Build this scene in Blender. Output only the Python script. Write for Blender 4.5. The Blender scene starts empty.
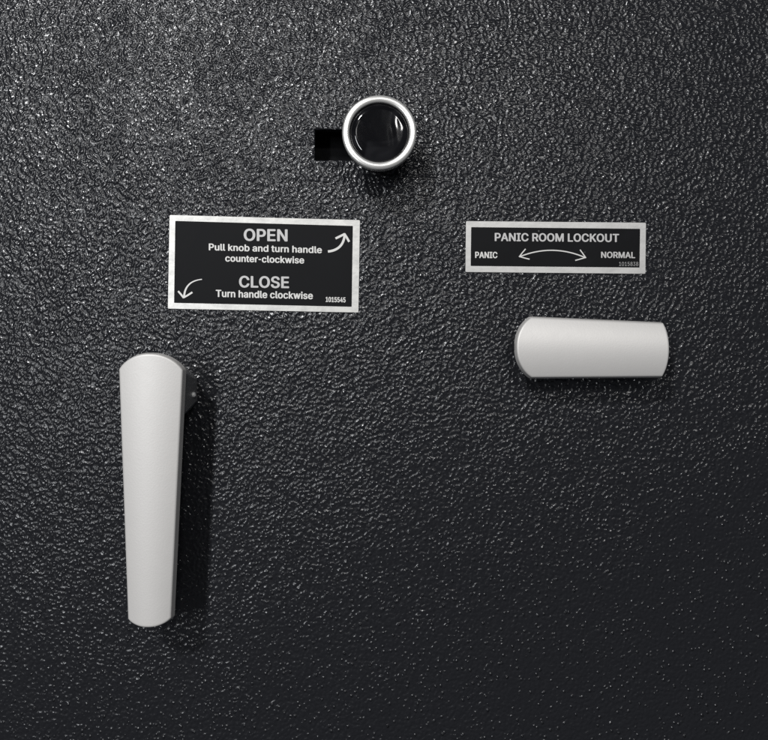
import bpy, math, random
import numpy as np
from mathutils import Vector, Euler

random.seed(4)
sc = bpy.context.scene
COL = sc.collection
S = 0.0005            # metres per millimetre-grid unit (half a millimetre)
D = 800.0             # camera distance from the door, in grid units
CX, CY = 384.0, 360.0 # where the lens axis meets the door
Z0 = 1.2              # height of the middle of the view above the floor


def W(x, y, h):
    """grid position on the door (x right, y down) and height h off the door -> world"""
    return Vector(((x - CX) * S, -h * S, Z0 + (370.0 - y) * S))


def at(px, py, h):
    """point standing h off the door, seen at px, py in the photograph"""
    k = 1.0 - h / D
    return (CX + (px - CX) * k, CY + (py - CY) * k)


# ------------------------------------------------------------------ materials
def new_mat(name):
    m = bpy.data.materials.new(name)
    m.use_nodes = True
    nt = m.node_tree
    b = nt.nodes['Principled BSDF']
    return m, nt, b


def link(nt, a, b):
    nt.links.new(a, b)


def node(nt, kind, **kw):
    n = nt.nodes.new(kind)
    for k, v in kw.items():
        if k in n.inputs:
            n.inputs[k].default_value = v
        else:
            setattr(n, k, v)
    return n


def obj_coords(nt):
    g = nt.nodes.new('ShaderNodeNewGeometry')
    return g.outputs['Position']


def math_node(nt, op, a, b=None, clamp=False):
    n = nt.nodes.new('ShaderNodeMath')
    n.operation = op
    n.use_clamp = clamp
    for i, v in enumerate((a, b)):
        if v is None:
            continue
        if isinstance(v, (int, float)):
            n.inputs[i].default_value = v
        else:
            nt.links.new(v, n.inputs[i])
    return n.outputs[0]


def map_range(nt, v, a, b, c, d, smooth=False):
    n = nt.nodes.new('ShaderNodeMapRange')
    if smooth:
        n.interpolation_type = 'SMOOTHSTEP'
    nt.links.new(v, n.inputs[0])
    for i, q in enumerate((a, b, c, d)):
        n.inputs[1 + i].default_value = q
    return n.outputs[0]


def noise(nt, pos, scale, detail=2.0, rough=0.5, dist=0.0):
    n = nt.nodes.new('ShaderNodeTexNoise')
    n.inputs['Scale'].default_value = scale
    n.inputs['Detail'].default_value = detail
    n.inputs['Roughness'].default_value = rough
    n.inputs['Distortion'].default_value = dist
    nt.links.new(pos, n.inputs['Vector'])
    return n.outputs[0]


def mat_door():
    m, nt, b = new_mat('textured_black_powder_coat')
    pos = obj_coords(nt)
    b.inputs['Base Color'].default_value = (0.0160, 0.0166, 0.0194, 1)
    b.inputs['Specular IOR Level'].default_value = 0.38
    # turned out of line with the door so that no grid of the noise shows
    mp = nt.nodes.new('ShaderNodeMapping')
    mp.inputs['Rotation'].default_value = (math.radians(37), math.radians(24), math.radians(52))
    nt.links.new(pos, mp.inputs['Vector'])
    flat_pos, pos = pos, mp.outputs[0]
    # fine orange-peel bumps: rounded lumps about 2 mm across with flatter paint between
    n1 = noise(nt, pos, 590.0, 0.5, 0.5, 0.1)
    lump = map_range(nt, n1, 0.29, 0.76, 0.0, 1.0)
    n2 = noise(nt, pos, 1100.0, 1.0, 0.5, 0.0)
    n3 = noise(nt, pos, 190.0, 1.0, 0.5, 0.4)
    # patches where the coat came out flatter
    patch = map_range(nt, noise(nt, pos, 30.0, 4.0, 0.65, 0.5), 0.34, 0.64, 0.75, 1.06, True)
    h = math_node(nt, 'ADD', lump, math_node(nt, 'MULTIPLY', n2, 0.05))
    h = math_node(nt, 'ADD', h, math_node(nt, 'MULTIPLY', n3, 0.55))
    h = math_node(nt, 'MULTIPLY', h, patch)
    # the coat was sprayed thinner, and so finer, lower down on the door
    sx = nt.nodes.new('ShaderNodeSeparateXYZ')
    nt.links.new(flat_pos, sx.inputs[0])
    low = math_node(nt, 'ADD', sx.outputs[2], math_node(nt, 'MULTIPLY', noise(nt, pos, 11.0, 2.0, 0.5), 0.12))
    h = math_node(nt, 'MULTIPLY', h, map_range(nt, low, Z0 - 0.09, Z0 + 0.12, 0.62, 1.0, True))
    # scattered hard nibs in the paint
    for sc_, gate in ((340.0, 0.05), (210.0, 0.15)):
        vo = nt.nodes.new('ShaderNodeTexVoronoi')
        vo.inputs['Scale'].default_value = sc_
        nt.links.new(pos, vo.inputs['Vector'])
        sc3 = nt.nodes.new('ShaderNodeSeparateColor')
        nt.links.new(vo.outputs['Color'], sc3.inputs[0])
        on = map_range(nt, sc3.outputs[0], gate, gate + 0.3, 0.0, 1.0)
        r0 = 0.00095 * sc_
        nib = math_node(nt, 'MULTIPLY', map_range(nt, vo.outputs['Distance'], r0 * 0.1, r0, 0.95, 0.0, True), on)
        nib = math_node(nt, 'MULTIPLY', nib, map_range(nt, low, Z0 - 0.05, Z0 + 0.12, 0.95, 0.25, True))
        h = math_node(nt, 'ADD', h, nib)
    bp = nt.nodes.new('ShaderNodeBump')
    bp.inputs['Strength'].default_value = 1.0
    bp.inputs['Distance'].default_value = 0.00050
    nt.links.new(h, bp.inputs['Height'])
    nt.links.new(bp.outputs[0], b.inputs['Normal'])
    # glossy on the raised lumps, matt in the flats between them
    r = map_range(nt, lump, 0.2, 0.6, 0.27, 0.17)
    nt.links.new(r, b.inputs['Roughness'])
    return m


def mat_silver(name, col, metallic, rough, grain=0.02, scale=1400.0, scuff=None):
    m, nt, b = new_mat(name)
    pos = obj_coords(nt)
    b.inputs['Metallic'].default_value = metallic
    v = noise(nt, pos, 90.0, 4.0, 0.6)
    mx = nt.nodes.new('ShaderNodeMix')
    mx.data_type = 'RGBA'
    nt.links.new(v, mx.inputs[0])
    mx.inputs[6].default_value = (col[0] * 0.985, col[1] * 0.985, col[2] * 0.985, 1)
    mx.inputs[7].default_value = (min(1, col[0] * 1.015), min(1, col[1] * 1.015), min(1, col[2] * 1.015), 1)
    nt.links.new(mx.outputs[2], b.inputs['Base Color'])
    if scuff:
        mp = nt.nodes.new('ShaderNodeMapping')
        mp.inputs['Scale'].default_value = (1.0, 1.0, 2.2)
        nt.links.new(pos, mp.inputs['Vector'])
        sv = map_range(nt, noise(nt, mp.outputs[0], 120.0, 6.0, 0.72), 0.44, 0.68, 0.0, 0.6)
        m3 = nt.nodes.new('ShaderNodeMix')
        m3.data_type = 'RGBA'
        nt.links.new(sv, m3.inputs[0])
        nt.links.new(mx.outputs[2], m3.inputs[6])
        m3.inputs[7].default_value = (*scuff, 1)
        nt.links.new(m3.outputs[2], b.inputs['Base Color'])
    r = map_range(nt, noise(nt, pos, 260.0, 3.0, 0.6), 0.3, 0.7, rough - 0.015, rough + 0.015)
    nt.links.new(r, b.inputs['Roughness'])
    bp = nt.nodes.new('ShaderNodeBump')
    bp.inputs['Strength'].default_value = 1.0
    bp.inputs['Distance'].default_value = 0.0001 * grain
    nt.links.new(noise(nt, pos, scale, 2.0, 0.6), bp.inputs['Height'])
    nt.links.new(bp.outputs[0], b.inputs['Normal'])
    return m


def mat_plain(name, col, rough, spec=0.5, metallic=0.0, coat=0.0):
    m, nt, b = new_mat(name)
    pos = obj_coords(nt)
    b.inputs['Base Color'].default_value = (*col, 1)
    b.inputs['Metallic'].default_value = metallic
    b.inputs['Specular IOR Level'].default_value = spec
    r = map_range(nt, noise(nt, pos, 120.0, 4.0, 0.65), 0.3, 0.7, rough * 0.85, rough * 1.15)
    nt.links.new(r, b.inputs['Roughness'])
    if coat:
        b.inputs['Coat Weight'].default_value = coat
        b.inputs['Coat Roughness'].default_value = 0.04
    return m


def mat_panel():
    """printed black face of the signs: faint scuffs and a few specks of dust"""
    m, nt, b = new_mat('printed_black_sign_face')
    pos = obj_coords(nt)
    sm = map_range(nt, noise(nt, pos, 45.0, 5.0, 0.65, 0.6), 0.35, 0.75, 0.0, 1.0)
    vo = nt.nodes.new('ShaderNodeTexVoronoi')
    vo.inputs['Scale'].default_value = 190.0
    nt.links.new(pos, vo.inputs['Vector'])
    sp = map_range(nt, vo.outputs['Distance'], 0.05, 0.10, 1.0, 0.0)
    gate = map_range(nt, noise(nt, pos, 110.0, 1.0), 0.60, 0.64, 0.0, 1.0)
    speck = math_node(nt, 'MULTIPLY', sp, gate, True)
    mx = nt.nodes.new('ShaderNodeMix')
    mx.data_type = 'RGBA'
    nt.links.new(sm, mx.inputs[0])
    mx.inputs[6].default_value = (0.004, 0.0042, 0.005, 1)
    mx.inputs[7].default_value = (0.009, 0.0094, 0.011, 1)
    m2 = nt.nodes.new('ShaderNodeMix')
    m2.data_type = 'RGBA'
    nt.links.new(speck, m2.inputs[0])
    nt.links.new(mx.outputs[2], m2.inputs[6])
    m2.inputs[7].default_value = (0.13, 0.13, 0.13, 1)
    nt.links.new(m2.outputs[2], b.inputs['Base Color'])
    r = map_range(nt, sm, 0.0, 1.0, 0.5, 0.62)
    nt.links.new(r, b.inputs['Roughness'])
    b.inputs['Specular IOR Level'].default_value = 0.12
    return m


def mat_cap():
    """glossy black plastic with faint reflections of the room painted into its colour"""
    m, nt, b = new_mat('glossy_black_plastic')
    pos = obj_coords(nt)
    sm = map_range(nt, noise(nt, pos, 70.0, 1.0, 0.4, 1.6), 0.42, 0.72, 0.0, 0.8, True)  # mask of the paler swirls that imitate reflections in the base colour
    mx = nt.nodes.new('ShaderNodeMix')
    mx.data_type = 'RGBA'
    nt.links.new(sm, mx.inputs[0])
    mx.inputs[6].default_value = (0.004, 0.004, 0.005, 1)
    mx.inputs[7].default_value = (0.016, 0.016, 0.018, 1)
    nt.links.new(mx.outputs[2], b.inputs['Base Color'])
    b.inputs['Roughness'].default_value = 0.07
    bp = nt.nodes.new('ShaderNodeBump')          # slight moulding waves
    bp.inputs['Strength'].default_value = 1.0
    bp.inputs['Distance'].default_value = 0.00011
    nt.links.new(noise(nt, pos, 95.0, 1.0, 0.4, 1.2), bp.inputs['Height'])
    nt.links.new(bp.outputs[0], b.inputs['Normal'])
    b.inputs['Specular IOR Level'].default_value = 0.42
    return m


M_DOOR = mat_door()
M_SLOT = mat_plain('black_steel', (0.004, 0.004, 0.005), 0.7, 0.1)
M_SATIN = mat_silver('satin_silver_paint', (0.72, 0.70, 0.675), 0.3, 0.50, 0.3, 1100.0)
M_HUB = mat_plain('grey_cast_metal', (0.22, 0.22, 0.225), 0.42, 0.5, 0.3)
M_SCREW = mat_silver('bright_screw_steel', (0.9, 0.9, 0.89), 0.2, 0.25)
M_RING = mat_silver('brushed_aluminium_ring', (0.72, 0.71, 0.685), 0.6, 0.27, 0.02)
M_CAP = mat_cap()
M_BODY = mat_plain('black_knob_body', (0.010, 0.010, 0.011), 0.35, 0.4)
M_PLATE_BRIGHT = mat_silver('pale_aluminium_foil', (0.76, 0.75, 0.715), 0.25, 0.38, 0.4, 500.0, (0.46, 0.455, 0.44))
M_PLATE_GREY = mat_silver('grey_aluminium_foil', (0.63, 0.62, 0.60), 0.25, 0.42, 0.4, 500.0, (0.46, 0.455, 0.44))
M_FACE = mat_panel()
M_INK_W = mat_silver('pale_bare_metal_lettering', (0.72, 0.71, 0.68), 0.15, 0.45)
M_INK_G = mat_silver('grey_bare_metal_lettering', (0.56, 0.55, 0.54), 0.15, 0.45)
M_INK_D = mat_silver('dim_bare_metal_lettering', (0.34, 0.335, 0.33), 0.15, 0.45)


# ------------------------------------------------------------------ object helpers
def mesh_obj(name, verts, faces, mat, parent=None, smooth=True, sharp=None, origin=None):
    o_ = parent.location if parent is not None else (origin or Vector((0, 0, 0)))
    if parent is not None and parent.parent is not None:
        o_ = Vector(parent['_w'])
    me = bpy.data.meshes.new(name)
    me.from_pydata([tuple(Vector(v) - o_) for v in verts], [], faces)
    me.validate()
    me.materials.append(mat)
    import bmesh
    bm = bmesh.new()
    bm.from_mesh(me)
    bmesh.ops.recalc_face_normals(bm, faces=bm.faces)
    bm.to_mesh(me)
    bm.free()
    for p in me.polygons:
        p.use_smooth = smooth
    if smooth and sharp:
        me.set_sharp_from_angle(angle=math.radians(sharp))
    o = bpy.data.objects.new(name, me)
    COL.objects.link(o)
    if parent is not None:
        o.parent = parent
    else:
        o.location = o_
    return o


def thing(name, label, cat, loc, group=None):
    e = bpy.data.objects.new(name, None)
    e.empty_display_size = 0.01
    COL.objects.link(e)
    e.location = loc
    e['label'] = label
    e['category'] = cat
    if group:
        e['group'] = group
    return e


def box_verts(x0, x1, y0, y1, h0, h1, rot=None):
    """box over the door face; rot = (cx, cy, angle) turns it in the plane of the door"""
    vs = []
    for h in (h0, h1):
        for x, y in ((x0, y0), (x1, y0), (x1, y1), (x0, y1)):
            if rot:
                cx, cy, a = rot
                dx, dy = x - cx, y - cy
                x, y = cx + dx * math.cos(a) - dy * math.sin(a), cy + dx * math.sin(a) + dy * math.cos(a)
            vs.append(W(x, y, h))
    fs = [(0, 1, 2, 3), (4, 5, 6, 7), (0, 1, 5, 4), (1, 2, 6, 5), (2, 3, 7, 6), (3, 0, 4, 7)]
    return vs, fs


def prism(outline, h0, h1):
    n = len(outline)
    vs = [W(x, y, h0) for x, y in outline] + [W(x, y, h1) for x, y in outline]
    fs = [tuple(range(n)), tuple(range(n, 2 * n))]
    for i in range(n):
        j = (i + 1) % n
        fs.append((i, j, n + j, n + i))
    return vs, fs


def lathe(profile, cx, cy, seg=128):
    """profile = [(radius, height off the door)]; axis along the door's normal"""
    vs, fs = [], []
    rings = []
    for r, h in profile:
        if r < 1e-6:
            rings.append([len(vs)])
            vs.append(W(cx, cy, h))
        else:
            rings.append(list(range(len(vs), len(vs) + seg)))
            for k in range(seg):
                t = 2 * math.pi * k / seg
                vs.append(W(cx + r * math.cos(t), cy + r * math.sin(t), h))
    for a, b in zip(rings[:-1], rings[1:]):
        for k in range(seg):
            j = (k + 1) % seg
            if len(a) == 1 and len(b) == 1:
                continue
            if len(a) == 1:
                fs.append((a[0], b[k], b[j]))
            elif len(b) == 1:
                fs.append((a[k], a[j], b[0]))
            else:
                fs.append((a[k], a[j], b[j], b[k]))
    return vs, fs


# ------------------------------------------------------------------ the door
SX0, SX1, SY0, SY1 = 315.0, 396.0, 129.5, 160.0   # slot cut through the door skin


def build_door():
    c = 1.3
    loops = []

    def rect(x0, x1, y0, y1, h):
        return [W(x0, y0, h), W(x1, y0, h), W(x1, y1, h), W(x0, y1, h)]
    loops.append(rect(-600, 1400, -1500, 2300, -60))
    loops.append(rect(-600, 1400, -1500, 2300, 0))
    loops.append(rect(SX0 - c, SX1 + c, SY0 - c, SY1 + c, 0))
    loops.append(rect(SX0 - c * 0.3, SX1 + c * 0.3, SY0 - c * 0.3, SY1 + c * 0.3, -c * 0.3))
    loops.append(rect(SX0, SX1, SY0, SY1, -c))
    loops.append(rect(SX0, SX1, SY0, SY1, -8))
    vs = [v for l in loops for v in l]
    fs = [(0, 1, 2, 3)]
    for k in range(len(loops) - 1):
        for i in range(4):
            j = (i + 1) % 4
            fs.append((4 * k + i, 4 * k + j, 4 * k + 4 + j, 4 * k + 4 + i))
    o = mesh_obj('door', vs, fs, M_DOOR, smooth=False)
    o['kind'] = 'structure'
    # dark cavity behind the slot
    r0 = rect(SX0 - 3, SX1 + 3, SY0 - 3, SY1 + 3, -8.2)
    r1 = rect(SX0 - 3, SX1 + 3, SY0 - 3, SY1 + 3, -32)
    vs = r0 + r1
    fs = [(4, 5, 6, 7)] + [(i, (i + 1) % 4, 4 + (i + 1) % 4, 4 + i) for i in range(4)]
    mesh_obj('slot', vs, fs, M_SLOT, parent=o, smooth=False)
    return o


door = build_door()


# ------------------------------------------------------------------ pull knob
def build_knob():
    H = 52.0
    cx, cy = at(379.3, 131.7, H)
    k = 1.0 - H / D
    Ro, Ri = 37.4 * k, 30.0 * k
    t = thing('pull_knob', 'round pull knob with glossy black face in a silver ring, beside the black slot', 'knob', W(cx, cy, 0))
    # stem: from inside the slot out to the knob body
    mesh_obj('stem', *lathe([(0, -32), (11, -32), (11, 26), (0, 26)], cx, cy, 64), M_BODY, t, True, 30)
    mesh_obj('knob_body', *lathe([(0, 20), (17, 20), (19, 21.5), (22, 31), (26, 38), (28, 41), (28, H - 8.5), (0, H - 8.5)], cx, cy), M_BODY, t, True, 35)
    prof = []
    Rm, w = (Ro + Ri) / 2, (Ro - Ri) / 2
    prof.append((Ri, H - 9))
    prof.append((Ri, H - 3.0))
    for q in range(0, 13):                              # softly rounded front edge
        a = math.pi * (1 - q / 12)
        prof.append((Rm + w * math.cos(a), H - 3.0 + 2.4 * math.sin(a) ** 0.6))
    prof += [(Ro, H - 8), (Ro - 0.6, H - 12), (Ro - 3.5, H - 17), (Ri - 0.4, H - 18.5), (Ri - 0.4, H - 8.6), (Ri, H - 9)]
    mesh_obj('ring', *lathe(prof, cx, cy, 160), M_RING, t, True, 50)
    # dished glossy cap: a rounded shoulder, then a shallow hollow
    pc = [(Ri - 0.05, H - 8.3), (Ri - 0.05, H - 3.6)]
    for q in range(1, 60):
        f = q / 60
        r = (Ri - 0.05) * (1 - f)
        u = r / Ri
        h = H - 3.6 + 2.4 * math.sin(min(1, (1 - u) / 0.24) * math.pi / 2)
        h += 0.35 * (1 - u * u)             # barely domed face
        pc.append((r, h))
    pc.append((0, pc[-1][1]))
    pc += [(0, H - 8.3)]
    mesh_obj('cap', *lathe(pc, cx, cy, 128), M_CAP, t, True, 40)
    return t


build_knob()


# ------------------------------------------------------------------ lever handles
def bar_mesh(A, a_sag, B, b_sag, h_back, h_front, crown, bev, side_in, nu=110, nv=56):
    """bar whose front outline has straight sides and bowed ends.
    A = the two corners of the first end, B = the matching corners of the other end (grid units on
    the front plane); *_sag = how far each end bows out beyond the chord."""
    A = [Vector((*p, 0)) for p in A]
    B = [Vector((*p, 0)) for p in B]
    axis = ((B[0] + B[1]) / 2 - (A[0] + A[1]) / 2).normalized()

    def spaced(n):
        out = []
        for i in range(n + 1):
            s = i / n
            out.append(0.5 - 0.5 * math.cos(math.pi * s) if False else s)
        return out

    def dense(n, e):
        # extra rows close to both ends so that the rounded edge is well formed
        e1 = [e * (q / 14) for q in range(14)]
        mid = [e + (1 - 2 * e) * q / n for q in range(n + 1)]
        e2 = [1 - x for x in reversed(e1)]
        return e1 + mid + e2
    L = ((B[0] + B[1]) / 2 - (A[0] + A[1]) / 2).length
    wid = (A[1] - A[0]).length
    us = dense(nu, 1.6 * bev / L)
    vs_ = dense(nv, 1.4 * bev / wid)

    def bow(v, sag):
        return sag * (1 - abs(2 * v - 1) ** 2.2) ** 0.78
    P = np.zeros((len(us), len(vs_), 3))
    for i, u in enumerate(us):
        for j, v in enumerate(vs_):
            a = A[0].lerp(A[1], v) - axis * bow(v, a_sag)
            b = B[0].lerp(B[1], v) + axis * bow(v, b_sag)
            p = a.lerp(b, u)
            P[i, j] = (p.x, p.y, 0)
    # distance to the outline
    edge = np.concatenate([P[0], P[1:, -1], P[-1, ::-1][1:], P[::-1, 0][1:-1]])[:, :2]
    segs_a, segs_b = edge, np.roll(edge, -1, axis=0)
    ab = segs_b - segs_a
    l2 = (ab ** 2).sum(1) + 1e-12
    for i, u in enumerate(us):
        for j, v in enumerate(vs_):
            p = P[i, j, :2]
            t = np.clip(((p - segs_a) * ab).sum(1) / l2, 0, 1)
            d = np.sqrt((((segs_a + ab * t[:, None]) - p) ** 2).sum(1).min())
            h = h_front - crown * abs(2 * v - 1) ** 2.0
            c, r = 1.3, 1.8                     # steep tapered flank, then a small radius
            if d < c:
                h -= 1.0 + (c - d) / c * 7.0
            elif d < c + r:
                f = (c + r - d) / r
                h -= 1.0 * (1 - math.sqrt(max(0.0, 1 - f * f)))
            P[i, j, 2] = h
    nU, nV = len(us), len(vs_)
    verts = [W(*P[i, j]) for i in range(nU) for j in range(nV)]
    faces = []
    for i in range(nU - 1):
        for j in range(nV - 1):
            q = i * nV + j
            faces.append((q, q + 1, q + nV + 1, q + nV))
    rim = [(0, j) for j in range(nV)] + [(i, nV - 1) for i in range(1, nU)] + [(nU - 1, j) for j in range(nV - 2, -1, -1)] + [(i, 0) for i in range(nU - 2, 0, -1)]
    cen = P[:, :, :2].reshape(-1, 2).mean(0)
    prev = [i * nV + j for i, j in rim]
    n = len(rim)
    pts2 = np.array([P[i, j, :2] for i, j in rim])
    tan = np.roll(pts2, -1, axis=0) - np.roll(pts2, 1, axis=0)
    tan /= np.linalg.norm(tan, axis=1)[:, None] + 1e-9
    nrm = np.stack([-tan[:, 1], tan[:, 0]], 1)
    flip = np.sign(((cen - pts2) * nrm).sum())
    nrm *= flip if flip else 1
    mid_h = h_back + 2
    for hh, ins in ((mid_h, side_in * 0.55), (h_back + 0.8, side_in * 0.8), (h_back, side_in + 0.8)):
        base = len(verts)
        for q in range(n):
            x, y = pts2[q] + nrm[q] * ins
            verts.append(W(x, y, hh))
        for q in range(n):
            r = (q + 1) % n
            faces.append((prev[q], prev[r], base + r, base + q))
        prev = list(range(base, base + n))
    faces.append(tuple(prev))
    return verts, faces


def scale_pts(pts, h):
    return [at(x, y, h) for x, y in pts]


def build_handle():
    H = 58.0
    k = 1 - H / D
    A = scale_pts([(116.2, 369.5), (183.2, 370.5)], H)
    B = scale_pts([(125.4, 620.5), (171.4, 619.5)], H)
    base = W(168, 388, 0)
    t = thing('door_handle', 'long vertical silver lever handle hanging down below the larger sign', 'handle', base)
    mesh_obj('handle_bar', *bar_mesh(A, 17.5 * k, B, 9.0 * k, H - 11, H, 3.8, 3.6, 2.0), M_SATIN, t, True, 60)
    # hub: deep block behind the top of the bar, sloping in underneath
    def hub_outline(xl, xr, yt, ys, yb, yc, sag):
        pts = []
        for q in range(0, 17):
            v = q / 16
            pts.append((xl + (xr - xl) * v, ys - (ys - yt) * (1 - abs(2 * v - 1) ** 2.1)))
        pts += [(xr, yb), (xr - 7, yc), (xl + 7, yc), (xl, yb)]
        return pts
    f = hub_outline(146, 194.2, 357, 372, 412, 420, 0)
    g = hub_outline(149, 197.2, 363, 379, 401, 410, 0)
    n = len(f)
    verts, faces = [], []
    rings = [(g, 0.0), (g, 6.0), ([(a[0] * 0.5 + b[0] * 0.5, a[1] * 0.6 + b[1] * 0.4) for a, b in zip(g, f)], 20.0), (f, H - 10.6)]
    for o, h in rings:
        verts += [W(x, y, h) for x, y in o]
    for r in range(len(rings) - 1):
        for i in range(n):
            j = (i + 1) % n
            faces.append((r * n + i, r * n + j, (r + 1) * n + j, (r + 1) * n + i))
    faces.append(tuple(range(n)))
    faces.append(tuple(range((len(rings) - 1) * n, len(rings) * n)))
    mesh_obj('hub', verts, faces, M_HUB, t, True, 30)
    # set screw in the side of the hub
    sv, sf = [], []
    seg = 20
    X = 196.6
    for xx, rr in ((X - 3, 2.6), (X + 1.2, 2.6), (X + 2.2, 1.8), (X + 2.2, 1.2), (X + 0.6, 1.0)):
        for q in range(seg):
            a = 2 * math.pi * q / seg
            sv.append(W(xx, 394.0 + rr * 1.0 * math.sin(a), 14 + rr * math.cos(a)))
    for r in range(4):
        for q in range(seg):
            j = (q + 1) % seg
            sf.append((r * seg + q, r * seg + j, (r + 1) * seg + j, (r + 1) * seg + q))
    sf.append(tuple(range(4 * seg, 5 * seg)))
    sf.append(tuple(range(seg)))
    mesh_obj('set_screw', sv, sf, M_SCREW, t, True, 30)
    return t


def build_lever():
    H = 42.0
    k = 1 - H / D
    A = scale_pts([(533.0, 379.0), (533.0, 315.6)], H)
    B = scale_pts([(665.0, 378.0), (666.0, 321.5)], H)
    cx, cy = at(548, 348, H)
    t = thing('lockout_lever', 'short horizontal silver lever below the narrow sign', 'lever', W(cx + 6, cy, 0))
    mesh_obj('handle_bar', *bar_mesh(A, 17.5 * k, B, 5.2 * k, H - 11, H, 5.8, 3.6, 2.0), M_SATIN, t, True, 60)
    mesh_obj('hub', *lathe([(0, 0), (21, 0), (21, 4), (19.5, 6), (18.5, H - 10.6), (0, H - 10.6)], cx + 8, cy, 96), M_HUB, t, True, 35)
    return t


build_handle()
build_lever()


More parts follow.
